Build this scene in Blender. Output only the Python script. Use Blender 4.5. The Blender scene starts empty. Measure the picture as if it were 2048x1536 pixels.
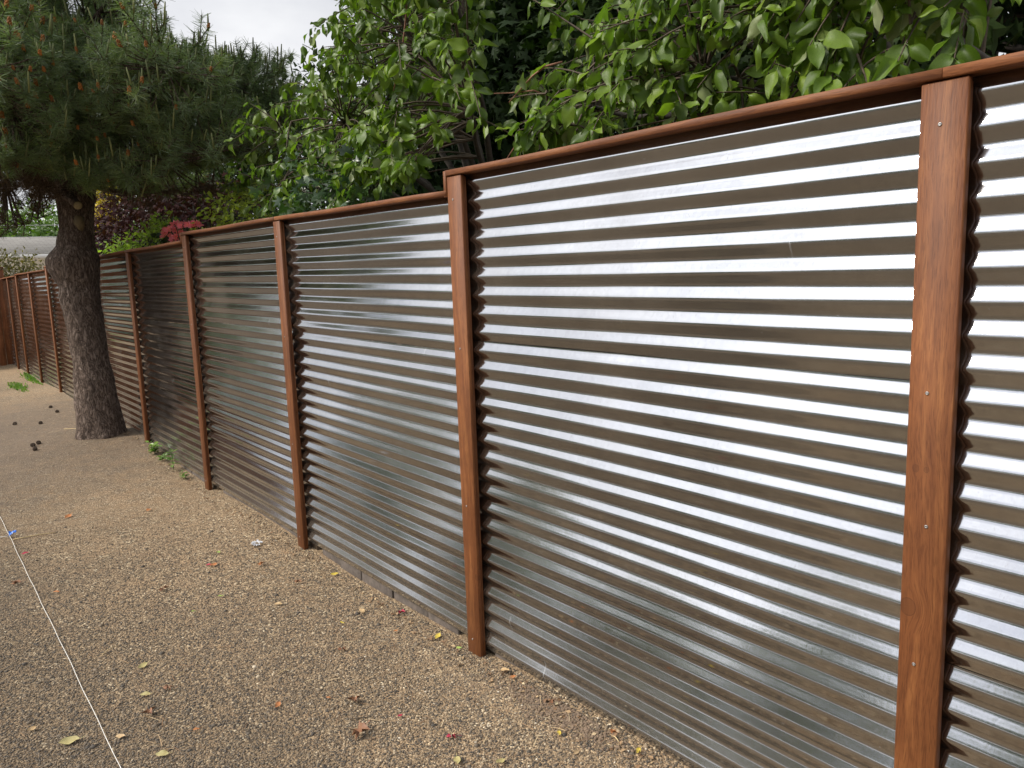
import bpy, math, random
import numpy as np
from mathutils import Vector, Matrix, noise as mnoise

R = math.radians
random.seed(7)
rng = np.random.default_rng(7)
SC = bpy.context.scene
COL = SC.collection

# ------------------------------------------------------------------ camera
H = 1.62                       # eye height above the gravel
EYE = np.array([0.0, -1.75, H])
PITCH, ROLL, YAW = R(8.35), R(2.0), R(38.4)
FPX = 1540.0                   # focal length in pixels of a 2048 px wide frame
_fh = np.array([-math.cos(YAW), math.sin(YAW), 0.0])
_up = np.array([0, 0, 1.0])
_rt = np.cross(_fh, _up)
FW = _fh * math.cos(PITCH) - _up * math.sin(PITCH)
_u = np.cross(_rt, FW)
RT = _rt * math.cos(ROLL) - _u * math.sin(ROLL)
UP = _u * math.cos(ROLL) + _rt * math.sin(ROLL)
cam_d = bpy.data.cameras.new('camera')
cam = bpy.data.objects.new('camera', cam_d)
COL.objects.link(cam)
cam_d.sensor_width = 36.0
cam_d.lens = FPX / 2048 * 36.0
cam_d.clip_start = 0.02
cam_d.clip_end = 2000
cam.matrix_world = Matrix(((RT[0], UP[0], -FW[0], EYE[0]), (RT[1], UP[1], -FW[1], EYE[1]),
                           (RT[2], UP[2], -FW[2], EYE[2]), (0, 0, 0, 1)))
SC.camera = cam

# ------------------------------------------------------------------ sky and sun (bright overcast)
SUN_EL, SUN_AZ = R(41), R(208)        # azimuth measured from +Y towards +X
sun_vec = np.array([math.sin(SUN_AZ) * math.cos(SUN_EL), math.cos(SUN_AZ) * math.cos(SUN_EL), math.sin(SUN_EL)])
world = bpy.data.worlds.new('World')
SC.world = world
world.use_nodes = True
wn, wl = world.node_tree.nodes, world.node_tree.links
wn.clear()
w_out = wn.new('ShaderNodeOutputWorld')
w_bg = wn.new('ShaderNodeBackground')
w_bg.inputs['Strength'].default_value = 0.12
w_sky = wn.new('ShaderNodeTexSky')
w_sky.sky_type = 'NISHITA'
w_sky.sun_disc = False
w_sky.sun_elevation = SUN_EL
w_sky.sun_rotation = SUN_AZ
w_tc = wn.new('ShaderNodeTexCoord')
w_map = wn.new('ShaderNodeMapping'); w_map.inputs['Scale'].default_value = (1.0, 1.0, 2.2)
w_noise = wn.new('ShaderNodeTexNoise')
w_noise.inputs['Scale'].default_value = 2.3
w_noise.inputs['Detail'].default_value = 7
w_noise.inputs['Roughness'].default_value = 0.55
w_ramp = wn.new('ShaderNodeValToRGB')              # cloud cover: thick nearly everywhere
w_ramp.color_ramp.elements[0].position = 0.30; w_ramp.color_ramp.elements[0].color = (0.62, 0.62, 0.62, 1)
w_ramp.color_ramp.elements[1].position = 0.52; w_ramp.color_ramp.elements[1].color = (1, 1, 1, 1)
w_ramp2 = wn.new('ShaderNodeValToRGB')             # cloud shade
w_ramp2.color_ramp.elements[0].position = 0.33; w_ramp2.color_ramp.elements[0].color = (3.3, 3.42, 3.8, 1)
w_ramp2.color_ramp.elements[1].position = 0.68; w_ramp2.color_ramp.elements[1].color = (5.6, 5.65, 5.8, 1)
w_dot = wn.new('ShaderNodeVectorMath'); w_dot.operation = 'DOT_PRODUCT'
w_dot.inputs[1].default_value = sun_vec
w_pos = wn.new('ShaderNodeMath'); w_pos.operation = 'MAXIMUM'; w_pos.inputs[1].default_value = 0.0
w_pow = wn.new('ShaderNodeMath'); w_pow.operation = 'POWER'; w_pow.inputs[1].default_value = 4.0
w_glow = wn.new('ShaderNodeMath'); w_glow.operation = 'MULTIPLY_ADD'   # the cloud deck is brighter around the veiled sun
w_glow.inputs[1].default_value = 2.7; w_glow.inputs[2].default_value = 1.0
w_mul = wn.new('ShaderNodeVectorMath'); w_mul.operation = 'SCALE'
w_mix = wn.new('ShaderNodeMix'); w_mix.data_type = 'RGBA'
wl.new(w_tc.outputs['Generated'], w_map.inputs['Vector'])
wl.new(w_map.outputs[0], w_noise.inputs['Vector'])
wl.new(w_noise.outputs['Fac'], w_ramp.inputs['Fac'])
wl.new(w_noise.outputs['Fac'], w_ramp2.inputs['Fac'])
wl.new(w_tc.outputs['Generated'], w_dot.inputs[0])
wl.new(w_dot.outputs['Value'], w_pos.inputs[0]); wl.new(w_pos.outputs[0], w_pow.inputs[0]); wl.new(w_pow.outputs[0], w_glow.inputs[0])
wl.new(w_ramp2.outputs['Color'], w_mul.inputs[0])
wl.new(w_glow.outputs[0], w_mul.inputs['Scale'])
wl.new(w_ramp.outputs['Color'], w_mix.inputs['Factor'])
wl.new(w_sky.outputs['Color'], w_mix.inputs['A'])
wl.new(w_mul.outputs['Vector'], w_mix.inputs['B'])
wl.new(w_mix.outputs['Result'], w_bg.inputs['Color'])
wl.new(w_bg.outputs[0], w_out.inputs['Surface'])

sun_d = bpy.data.lights.new('sun', 'SUN')
sun_d.energy = 2.6
sun_d.angle = R(9)
sun_d.color = (1.0, 0.92, 0.82)
sun = bpy.data.objects.new('sun', sun_d)
COL.objects.link(sun)
sun.rotation_euler = Vector(-sun_vec).to_track_quat('-Z', 'Y').to_euler()
sun.location = (0, -6, 12)

SC.view_settings.view_transform = 'Standard'
SC.view_settings.look = 'None'
SC.view_settings.exposure = 0.5
SC.view_settings.gamma = 1.0
SC.view_settings.use_curve_mapping = False

# ------------------------------------------------------------------ helpers
def ray(px, py):
    return FW + RT * (px - 1024) / FPX - UP * (py - 768) / FPX
def at(px, py, Y):                    # the point of depth Y seen at a place of the photograph
    d = ray(px, py); return EYE + d * ((Y - EYE[1]) / d[1])
def atd(px, py, dist):                # the point at a distance along the view axis
    return EYE + ray(px, py) * dist
def proj(P):
    d = np.asarray(P) - EYE
    z = d @ FW
    return 1024 + FPX * (d @ RT) / z, 768 - FPX * (d @ UP) / z, z

_gx = [-400, -60, -19, -12, -8, -6.3, -2.5, -1.95, -1.4, 3, 400]
_gv = [0.02, 0.02, 0.04, 0.085, 0.05, 0.01, -0.005, 0.03, 0.05, 0.05, 0.02]
PINE = np.array([-8.75, -0.33])
def gz(x, y):
    x = np.asarray(x, float); y = np.asarray(y, float)
    z = np.interp(x, _gx, _gv) * np.clip(1 + (y + 0.2) / 3.0, 0, 1)
    z = z + 0.10 * np.exp(-(((x - PINE[0]) ** 2 + (y - PINE[1]) ** 2) / 0.9 ** 2))
    z = z + 0.006 * np.sin(x * 3.1 + 1) * np.sin(y * 2.7)
    z = z + (0.010 + 0.016 * np.sin(x * 2.3 + 0.6)) * np.exp(-((y - 0.05) / 0.16) ** 2) * (y < 0.6)
    return z
def atg(px, py):                      # the point of the gravel seen there
    z = 0.0
    for _ in range(8):
        d = ray(px, py); P = EYE + d * ((z - H) / d[2]); z = float(gz(P[0], P[1]))
    return P

def tag(o, label=None, cat=None, group=None, kind=None):
    if label: o['label'] = label
    if cat: o['category'] = cat
    if group: o['group'] = group
    if kind: o['kind'] = kind
    return o
def empty(name, loc=(0, 0, 0)):
    o = bpy.data.objects.new(name, None); COL.objects.link(o)
    o.location = Vector([float(c) for c in loc]); o.empty_display_size = 0.1
    return o
def link(name, me, parent=None, loc=None):
    o = bpy.data.objects.new(name, me); COL.objects.link(o)
    if loc is not None: o.location = Vector([float(c) for c in loc])
    if parent is not None:
        o.parent = parent
        # geometry is written in world space when no location is given
        if loc is None:
            w = Vector((0, 0, 0)); p = parent
            while p is not None: w += p.location; p = p.parent
            o.location = -w
    return o
def mesh(name, v, f, mat, smooth=False, attr=None):
    """v (n,3) array, f (m,k) int array or list of such arrays."""
    v = np.asarray(v, np.float32)
    fl = f if isinstance(f, list) else [f]
    fl = [np.asarray(a, np.int32) for a in fl if len(a)]
    me = bpy.data.meshes.new(name)
    me.vertices.add(len(v)); me.vertices.foreach_set('co', v.ravel())
    idx = np.concatenate([a.ravel() for a in fl])
    tot = np.concatenate([np.full(len(a), a.shape[1], np.int32) for a in fl])
    me.loops.add(len(idx)); me.loops.foreach_set('vertex_index', idx)
    me.polygons.add(len(tot))
    st = np.concatenate([[0], np.cumsum(tot)[:-1]]).astype(np.int32)
    me.polygons.foreach_set('loop_start', st)
    if attr is not None:
        a = me.attributes.new('tint', 'FLOAT', 'POINT'); a.data.foreach_set('value', np.asarray(attr, np.float32))
    me.update(calc_edges=True); me.validate()
    if smooth: me.polygons.foreach_set('use_smooth', np.ones(len(me.polygons), bool))
    me.materials.append(mat)
    return me

class MB:
    """collects boxes, tubes and grids into one mesh"""
    def __init__(s): s.v = []; s.q = []; s.t = []; s.n = 0
    def add(s, v, q=(), t=()):
        v = np.asarray(v, float)
        s.v.append(v)
        if len(q): s.q.append(np.asarray(q, int) + s.n)
        if len(t): s.t.append(np.asarray(t, int) + s.n)
        s.n += len(v)
    def box(s, x0, x1, y0, y1, z0, z1, bev=0.0):
        if bev <= 0:
            v = [(x, y, z) for x in (x0, x1) for y in (y0, y1) for z in (z0, z1)]
            s.add(v, [(0, 1, 3, 2), (4, 6, 7, 5), (0, 4, 5, 1), (2, 3, 7, 6), (0, 2, 6, 4), (1, 5, 7, 3)]); return
        b = bev
        c = np.array([(x0 + x1) / 2, (y0 + y1) / 2, (z0 + z1) / 2]); h = np.array([x1 - x0, y1 - y0, z1 - z0]) / 2
        v = []; ix = {}
        for a in range(3):
            for sx in (-1, 1):
                for sy in (-1, 1):
                    for sz in (-1, 1):
                        sg = np.array([sx, sy, sz]); p = sg * (h - b); p[a] = sg[a] * h[a]
                        ix[(a, sx, sy, sz)] = len(v); v.append(c + p)
        q = []; t = []
        for a in range(3):
            o = [i for i in range(3) if i != a]
            for s0 in (-1, 1):
                f = []
                for (u, w) in ((-1, -1), (1, -1), (1, 1), (-1, 1)):
                    sg = [0, 0, 0]; sg[a] = s0; sg[o[0]] = u; sg[o[1]] = w
                    f.append(ix[(a, *sg)])
                flip = (s0 < 0) ^ (a == 1)
                q.append(f[::-1] if flip else f)
        for a in range(3):                               # edges along axis a
            o = [i for i in range(3) if i != a]
            for u in (-1, 1):
                for w in (-1, 1):
                    e = []
                    for (fa, s0) in ((o[0], -1), (o[0], 1), (o[1], 1), (o[1], -1)):
                        sg = [0, 0, 0]; sg[a] = s0; sg[o[0]] = u; sg[o[1]] = w
                        e.append(ix[(fa, *sg)])
                    flip = (u * w < 0) ^ (a == 1)
                    q.append(e if flip else e[::-1])
        for sx in (-1, 1):
            for sy in (-1, 1):
                for sz in (-1, 1):
                    f = [ix[(0, sx, sy, sz)], ix[(1, sx, sy, sz)], ix[(2, sx, sy, sz)]]
                    t.append(f if sx * sy * sz > 0 else f[::-1])
        s.add(v, q, t)
    def tube(s, pts, rad, n=6, cap=True):
        pts = [np.asarray(p, float) for p in pts]
        if not hasattr(rad, '__len__'): rad = [rad] * len(pts)
        v = []; q = []; t = []
        ref = None
        for i, p in enumerate(pts):
            d = pts[min(i + 1, len(pts) - 1)] - pts[max(i - 1, 0)]
            d = d / (np.linalg.norm(d) + 1e-9)
            if ref is None:
                ref = np.array([0, 0, 1.0]) if abs(d[2]) < 0.9 else np.array([1.0, 0, 0])
            a = np.cross(d, ref); a /= np.linalg.norm(a) + 1e-9
            b = np.cross(d, a); ref = np.cross(a, d)
            ref = b * -1
            for k in range(n):
                th = 2 * math.pi * k / n
                v.append(p + rad[i] * (a * math.cos(th) + b * math.sin(th)))
        for i in range(len(pts) - 1):
            for k in range(n):
                k2 = (k + 1) % n
                q.append((i * n + k, i * n + k2, (i + 1) * n + k2, (i + 1) * n + k))
        if cap:
            v.append(pts[0]); v.append(pts[-1]); e = len(v)
            for k in range(n):
                t.append((e - 2, (k + 1) % n, k))
                o = (len(pts) - 1) * n
                t.append((e - 1, o + k, o + (k + 1) % n))
        s.add(v, q, t)
    def build(s, name, mat, parent=None, smooth=False, loc=None):
        v = np.concatenate(s.v)
        fl = []
        if s.q: fl.append(np.concatenate(s.q))
        if s.t: fl.append(np.concatenate(s.t))
        return link(name, mesh(name, v, fl, mat, smooth), parent, loc)

# ------------------------------------------------------------------ materials
def new_mat(name):
    m = bpy.data.materials.new(name); m.use_nodes = True
    nt = m.node_tree; nt.nodes.clear()
    out = nt.nodes.new('ShaderNodeOutputMaterial')
    return m, nt, out
def nd(nt, typ, **kw):
    n = nt.nodes.new(typ)
    for k, v in kw.items():
        if k.startswith('_'): setattr(n, k[1:], v)
        else: n.inputs[k.replace('__', ' ')].default_value = v
    return n
def ramp(nt, stops, src=None):
    n = nt.nodes.new('ShaderNodeValToRGB'); e = n.color_ramp.elements
    while len(e) < len(stops): e.new(0.5)
    for el, (p, c) in zip(e, stops):
        el.position = p; el.color = (*c, 1) if len(c) == 3 else c
    if src is not None: nt.links.new(src, n.inputs['Fac'])
    return n
def mixc(nt, fac, a, b, mode='MIX'):
    n = nt.nodes.new('ShaderNodeMix'); n.data_type = 'RGBA'; n.blend_type = mode
    for s, v in (('Factor', fac), ('A', a), ('B', b)):
        if hasattr(v, 'is_linked') or hasattr(v, 'links'): nt.links.new(v, n.inputs[s])
        else: n.inputs[s].default_value = v if not isinstance(v, tuple) or len(v) == 4 else (*v, 1)
    return n.outputs['Result']
def math_(nt, op, a, b=0.0, c=0.0):
    n = nt.nodes.new('ShaderNodeMath'); n.operation = op
    for i, v in enumerate((a, b, c)):
        if hasattr(v, 'links'): nt.links.new(v, n.inputs[i])
        else: n.inputs[i].default_value = v
    return n.outputs[0]

def wood_mat(name, axis, dark, mid, light, knots=(), rough=0.6):
    m, nt, out = new_mat(name); L = nt.links
    tc = nd(nt, 'ShaderNodeTexCoord')
    geo = nd(nt, 'ShaderNodeNewGeometry')
    info = nd(nt, 'ShaderNodeObjectInfo')
    vec = tc.outputs['Object']
    add = nt.nodes.new('ShaderNodeVectorMath'); add.operation = 'ADD'
    L.new(vec, add.inputs[0])
    off = nt.nodes.new('ShaderNodeVectorMath'); off.operation = 'SCALE'; off.inputs[0].default_value = (7.0, 3.0, 11.0)
    L.new(info.outputs['Random'], off.inputs['Scale']); L.new(off.outputs[0], add.inputs[1])
    sc = {'z': (60, 60, 3.2), 'x': (3.2, 60, 60), 'y': (60, 3.2, 60)}[axis]
    mp = nd(nt, 'ShaderNodeMapping', Scale=sc)
    wob = nd(nt, 'ShaderNodeTexNoise', Scale=2.2, Detail=2.0)
    L.new(add.outputs[0], wob.inputs['Vector'])
    dist = nt.nodes.new('ShaderNodeVectorMath'); dist.operation = 'MULTIPLY_ADD'
    L.new(wob.outputs['Color'], dist.inputs[0]); dist.inputs[1].default_value = (0.05, 0.05, 0.05); L.new(add.outputs[0], dist.inputs[2])
    cur = dist.outputs[0]
    kn = None
    for (kx, kz, kr) in knots:                         # the grain bends round each knot
        d = nt.nodes.new('ShaderNodeVectorMath'); d.operation = 'SUBTRACT'
        L.new(vec, d.inputs[0]); d.inputs[1].default_value = (kx, 0.0, kz)
        sq = nt.nodes.new('ShaderNodeVectorMath'); sq.operation = 'MULTIPLY'
        L.new(d.outputs[0], sq.inputs[0]); sq.inputs[1].default_value = (1.25, 0, 1.0)
        ln = nt.nodes.new('ShaderNodeVectorMath'); ln.operation = 'LENGTH'; L.new(sq.outputs[0], ln.inputs[0])
        g = nd(nt, 'ShaderNodeMapRange'); g.interpolation_type = 'SMOOTHSTEP'
        g.inputs['From Min'].default_value = kr * 3.4; g.inputs['From Max'].default_value = kr * 0.4
        L.new(ln.outputs['Value'], g.inputs['Value'])
        bend = nt.nodes.new('ShaderNodeVectorMath'); bend.operation = 'SCALE'
        L.new(d.outputs[0], bend.inputs[0]); L.new(math_(nt, 'MULTIPLY', g.outputs['Result'], -0.75), bend.inputs['Scale'])
        ad = nt.nodes.new('ShaderNodeVectorMath'); ad.operation = 'ADD'
        L.new(cur, ad.inputs[0]); L.new(bend.outputs[0], ad.inputs[1]); cur = ad.outputs[0]
        k1 = nd(nt, 'ShaderNodeMapRange'); k1.inputs['From Min'].default_value = kr; k1.inputs['From Max'].default_value = kr * 0.86
        L.new(ln.outputs['Value'], k1.inputs['Value'])
        ring = math_(nt, 'SUBTRACT', 1.0, math_(nt, 'MULTIPLY', math_(nt, 'ABSOLUTE', math_(nt, 'SUBTRACT', ln.outputs['Value'], kr * 0.95)), 1 / (kr * 0.09)))
        kk = math_(nt, 'MAXIMUM', math_(nt, 'MULTIPLY', k1.outputs['Result'], 0.22), math_(nt, 'MULTIPLY', math_(nt, 'MAXIMUM', ring, 0.0), 0.55))
        kn = kk if kn is None else math_(nt, 'MAXIMUM', kn, kk)
    L.new(cur, mp.inputs['Vector'])
    n1 = nd(nt, 'ShaderNodeTexNoise', Scale=1.0, Detail=6.0, Roughness=0.62)
    L.new(mp.outputs[0], n1.inputs['Vector'])
    mp2 = nd(nt, 'ShaderNodeMapping', Scale=tuple(c * (6 if c > 10 else 9) for c in sc)); L.new(cur, mp2.inputs['Vector'])
    n2 = nd(nt, 'ShaderNodeTexNoise', Scale=1.0, Detail=3.0); L.new(mp2.outputs[0], n2.inputs['Vector'])
    c1 = ramp(nt, [(0.30, dark), (0.52, mid), (0.70, light)], n1.outputs['Fac'])
    c2 = ramp(nt, [(0.36, (0.55, 0.5, 0.45)), (0.52, (1, 1, 1))], n2.outputs['Fac'])
    col = mixc(nt, 0.6, c1.outputs['Color'], c2.outputs['Color'], 'MULTIPLY')
    blot = nd(nt, 'ShaderNodeTexNoise', Scale=5.0, Detail=3.0); L.new(add.outputs[0], blot.inputs['Vector'])
    col = mixc(nt, 0.6, col, ramp(nt, [(0.3, (0.72, 0.70, 0.68)), (0.7, (1.15, 1.15, 1.15))], blot.outputs['Fac']).outputs['Color'], 'MULTIPLY')
    hue = ramp(nt, [(0.0, (0.86, 0.84, 0.82)), (1.0, (1.12, 1.12, 1.12))], info.outputs['Random'])
    col = mixc(nt, 1.0, col, hue.outputs['Color'], 'MULTIPLY')
    if kn is not None: col = mixc(nt, kn, col, (0.028, 0.010, 0.005))
    p = nd(nt, 'ShaderNodeBsdfPrincipled', Roughness=rough)
    p.inputs['Specular IOR Level'].default_value = 0.35
    L.new(col, p.inputs['Base Color'])
    b = nd(nt, 'ShaderNodeBump', Strength=0.35, Distance=0.002)
    L.new(math_(nt, 'ADD', n1.outputs['Fac'], n2.outputs['Fac']), b.inputs['Height']); L.new(b.outputs[0], p.inputs['Normal'])
    L.new(p.outputs[0], out.inputs['Surface'])
    return m

WD, WM, WLt = (0.128, 0.042, 0.013), (0.185, 0.066, 0.021), (0.27, 0.108, 0.035)
M_wood_z = wood_mat('stained_cedar_upright', 'z', WD, WM, WLt)
M_wood_x = wood_mat('stained_cedar_rail', 'x', WD, WM, WLt)
M_wood_y = wood_mat('stained_cedar_cross', 'y', WD, WM, WLt)
M_wood_far = wood_mat('orange_cedar_boards', 'z', (0.16, 0.055, 0.02), (0.27, 0.10, 0.038), (0.36, 0.15, 0.06))
M_wood_dark = wood_mat('weathered_timber', 'z', (0.05, 0.035, 0.024), (0.10, 0.075, 0.05), (0.16, 0.12, 0.085))

def metal_mat():
    m, nt, out = new_mat('galvanised_steel'); L = nt.links
    tc = nd(nt, 'ShaderNodeTexCoord'); info = nd(nt, 'ShaderNodeObjectInfo')
    add = nt.nodes.new('ShaderNodeVectorMath'); add.operation = 'ADD'
    off = nt.nodes.new('ShaderNodeVectorMath'); off.operation = 'SCALE'; off.inputs[0].default_value = (5.0, 0.0, 9.0)
    L.new(info.outputs['Random'], off.inputs['Scale']); L.new(tc.outputs['Object'], add.inputs[0]); L.new(off.outputs[0], add.inputs[1])
    V = add.outputs[0]
    blot = nd(nt, 'ShaderNodeTexNoise', Scale=3.0, Detail=5.0, Roughness=0.6); L.new(V, blot.inputs['Vector'])
    spg = nd(nt, 'ShaderNodeTexVoronoi', Scale=70.0); L.new(V, spg.inputs['Vector'])
    mp = nd(nt, 'ShaderNodeMapping', Scale=(150, 150, 7)); L.new(V, mp.inputs['Vector'])
    strk = nd(nt, 'ShaderNodeTexNoise', Scale=1.0, Detail=4.0); L.new(mp.outputs[0], strk.inputs['Vector'])
    base = ramp(nt, [(0.25, (0.325, 0.33, 0.34)), (0.75, (0.415, 0.42, 0.43))], blot.outputs['Fac']).outputs['Color']
    base = mixc(nt, 0.25, base, ramp(nt, [(0.0, (0.8, 0.8, 0.82)), (1.0, (1.1, 1.1, 1.1))], spg.outputs['Color']).outputs['Color'], 'MULTIPLY')
    # dust film, thicker in patches, and fine rain streaks
    dn = nd(nt, 'ShaderNodeTexNoise', Scale=1.4, Detail=6.0, Roughness=0.65); L.new(V, dn.inputs['Vector'])
    dust = ramp(nt, [(0.48, (0, 0, 0)), (0.72, (0.16, 0.16, 0.16))], dn.outputs['Fac']).outputs['Color']
    sk = ramp(nt, [(0.62, (0, 0, 0)), (0.74, (0.14, 0.14, 0.14))], strk.outputs['Fac']).outputs['Color']
    # sparse pale drips: long thin cells
    mp3 = nd(nt, 'ShaderNodeMapping', Scale=(11, 0.0, 0.9)); L.new(V, mp3.inputs['Vector'])
    wv = nd(nt, 'ShaderNodeTexNoise', Scale=11.0, Detail=2.0); L.new(V, wv.inputs['Vector'])
    ma = nt.nodes.new('ShaderNodeVectorMath'); ma.operation = 'MULTIPLY_ADD'
    L.new(wv.outputs['Color'], ma.inputs[0]); ma.inputs[1].default_value = (0.05, 0, 0.1); L.new(mp3.outputs[0], ma.inputs[2])
    vd = nd(nt, 'ShaderNodeTexVoronoi', Scale=1.0); L.new(ma.outputs[0], vd.inputs['Vector'])
    drip = ramp(nt, [(0.0, (1, 1, 1)), (0.052, (0, 0, 0))], vd.outputs['Distance']).outputs['Color']
    # tiny specks
    vs = nd(nt, 'ShaderNodeTexVoronoi', Scale=16.0); L.new(V, vs.inputs['Vector'])
    speck = ramp(nt, [(0.0, (0.8, 0.8, 0.8)), (0.035, (0, 0, 0))], vs.outputs['Distance']).outputs['Color']
    sz_ = nd(nt, 'ShaderNodeSeparateXYZ'); L.new(tc.outputs['Object'], sz_.inputs[0])
    hz = math_(nt, 'ADD', sz_.outputs['Z'], math_(nt, 'MULTIPLY', math_(nt, 'SUBTRACT', dn.outputs['Fac'], .5), .7))
    spl = nd(nt, 'ShaderNodeMapRange'); spl.interpolation_type = 'SMOOTHSTEP'
    spl.inputs['From Min'].default_value = .42; spl.inputs['From Max'].default_value = .0; L.new(hz, spl.inputs['Value'])
    mud = math_(nt, 'MULTIPLY', spl.outputs['Result'], math_(nt, 'ADD', .16, math_(nt, 'MULTIPLY', sk, 2.0)))
    dirt = math_(nt, 'ADD', math_(nt, 'ADD', math_(nt, 'ADD', dust, sk), 0.02), mud)
    white = math_(nt, 'MULTIPLY', math_(nt, 'MAXIMUM', math_(nt, 'MULTIPLY', drip, .6), speck), 0.55)
    p = nd(nt, 'ShaderNodeBsdfPrincipled', Metallic=1.0)
    L.new(base, p.inputs['Base Color'])
    rr = nd(nt, 'ShaderNodeMapRange'); rr.inputs['To Min'].default_value = 0.05; rr.inputs['To Max'].default_value = 0.14
    L.new(strk.outputs['Fac'], rr.inputs['Value']); L.new(rr.outputs[0], p.inputs['Roughness'])
    b = nd(nt, 'ShaderNodeBump', Strength=0.06, Distance=0.0012)
    L.new(math_(nt, 'ADD', strk.outputs['Fac'], math_(nt, 'MULTIPLY', blot.outputs['Fac'], 6.0)), b.inputs['Height']); L.new(b.outputs[0], p.inputs['Normal'])
    d1 = nd(nt, 'ShaderNodeBsdfPrincipled', Roughness=0.7); d1.inputs['Base Color'].default_value = (0.22, 0.19, 0.15, 1)
    d2 = nd(nt, 'ShaderNodeBsdfPrincipled', Roughness=0.7); d2.inputs['Base Color'].default_value = (0.62, 0.64, 0.67, 1)
    s1 = nt.nodes.new('ShaderNodeMixShader'); L.new(dirt, s1.inputs[0]); L.new(p.outputs[0], s1.inputs[1]); L.new(d1.outputs[0], s1.inputs[2])
    s2 = nt.nodes.new('ShaderNodeMixShader'); L.new(white, s2.inputs[0]); L.new(s1.outputs[0], s2.inputs[1]); L.new(d2.outputs[0], s2.inputs[2])
    L.new(s2.outputs[0], out.inputs['Surface'])
    return m
M_metal = metal_mat()

def simple(name, col, rough=0.6, metallic=0.0, noise=0.0, scale=20.0, bump=0.0):
    m, nt, out = new_mat(name); L = nt.links
    p = nd(nt, 'ShaderNodeBsdfPrincipled', Roughness=rough, Metallic=metallic)
    p.inputs['Base Color'].default_value = (*col, 1)
    if noise:
        tc = nd(nt, 'ShaderNodeTexCoord')
        n = nd(nt, 'ShaderNodeTexNoise', Scale=scale, Detail=5.0, Roughness=0.65); L.new(tc.outputs['Object'], n.inputs['Vector'])
        c = ramp(nt, [(0.28, tuple(max(0, x * (1 - noise)) for x in col)), (0.72, tuple(x * (1 + noise) for x in col))], n.outputs['Fac'])
        L.new(c.outputs['Color'], p.inputs['Base Color'])
        if bump:
            b = nd(nt, 'ShaderNodeBump', Strength=0.6, Distance=bump); L.new(n.outputs['Fac'], b.inputs['Height']); L.new(b.outputs[0], p.inputs['Normal'])
    L.new(p.outputs[0], out.inputs['Surface'])
    return m
M_screw = simple('zinc_screw', (0.34, 0.33, 0.32), 0.5, 1.0)
M_brick = simple('grey_concrete_block', (0.105, 0.085, 0.070), 0.9, 0, 0.35, 30, 0.003)
M_string = simple('white_mason_line', (0.72, 0.70, 0.64), 0.7)
M_blue = simple('blue_ribbon', (0.02, 0.16, 0.62), 0.45, 0, 0.2, 60)
M_straw = simple('dry_straw', (0.55, 0.42, 0.22), 0.7, 0, 0.25, 30)
M_cone = simple('dark_pine_cone', (0.075, 0.05, 0.033), 0.8, 0, 0.4, 60)
M_feather = simple('white_feather', (0.75, 0.76, 0.78), 0.7)
M_bark = simple('grey_apple_bark', (0.055, 0.046, 0.037), 0.9, 0, 0.5, 25, 0.004)
M_twig = simple('brown_twig', (0.07, 0.05, 0.03), 0.8, 0, 0.4, 40)
M_redtwig = simple('reddish_twig', (0.22, 0.10, 0.055), 0.7, 0, 0.3, 40)
M_soil = simple('dry_soil', (0.17, 0.12, 0.08), 0.95, 0, 0.35, 40, 0.004)
M_wall = simple('cream_house_wall', (0.55, 0.50, 0.42), 0.8, 0, 0.1, 3)
M_white = simple('white_fascia', (0.72, 0.72, 0.70), 0.5)
M_wire = simple('pale_utility_wire', (0.45, 0.46, 0.48), 0.5)
M_glass = simple('dark_window_glass', (0.03, 0.035, 0.04), 0.08)
M_scar = simple('bare_sapwood', (0.13, 0.095, 0.045), 0.8, 0, 0.25, 30)
M_cut = simple('sawn_end_grain', (0.30, 0.24, 0.13), 0.8, 0, 0.3, 60)

def leaf_mat(name, top, under, spread=0.35, gloss=0.38, by_object=False, transl=0.30, extra=None, spec=0.5):
    m, nt, out = new_mat(name); L = nt.links
    if by_object:
        fac = nd(nt, 'ShaderNodeObjectInfo').outputs['Random']
    else:
        a = nd(nt, 'ShaderNodeAttribute'); a.attribute_name = 'tint'; fac = a.outputs['Fac']
    geo = nd(nt, 'ShaderNodeNewGeometry')
    stops = [(0.0, tuple(c * (1 - spread) for c in top)), (0.55, top), (0.93, tuple(c * k for c, k in zip(top, (1 + spread * 1.5, 1 + spread, 1 + spread * .5))))]
    if extra: stops.append((0.985, extra))
    c = ramp(nt, stops, fac).outputs['Color']
    tc = nd(nt, 'ShaderNodeTexCoord')
    n = nd(nt, 'ShaderNodeTexNoise', Scale=28.0, Detail=3.0); L.new(tc.outputs['Object'], n.inputs['Vector'])
    c = mixc(nt, 0.55, c, ramp(nt, [(0.3, (0.7, 0.74, 0.7)), (0.7, (1.2, 1.16, 1.1))], n.outputs['Fac']).outputs['Color'], 'MULTIPLY')
    cu = mixc(nt, 0.8, c, (*under, 1))
    col = mixc(nt, geo.outputs['Backfacing'], c, cu)
    p = nd(nt, 'ShaderNodeBsdfPrincipled', Roughness=gloss); p.inputs['Specular IOR Level'].default_value = spec
    L.new(col, p.inputs['Base Color'])
    b = nd(nt, 'ShaderNodeBump', Strength=0.25, Distance=0.004); L.new(n.outputs['Fac'], b.inputs['Height']); L.new(b.outputs[0], p.inputs['Normal'])
    t = nd(nt, 'ShaderNodeBsdfTranslucent')
    tcol = mixc(nt, 1.0, c, (1.3, 1.6, 0.5, 1), 'MULTIPLY'); L.new(tcol, t.inputs['Color'])
    s = nt.nodes.new('ShaderNodeMixShader'); s.inputs[0].default_value = transl
    L.new(p.outputs[0], s.inputs[1]); L.new(t.outputs[0], s.inputs[2])
    L.new(s.outputs[0], out.inputs['Surface'])
    return m
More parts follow.
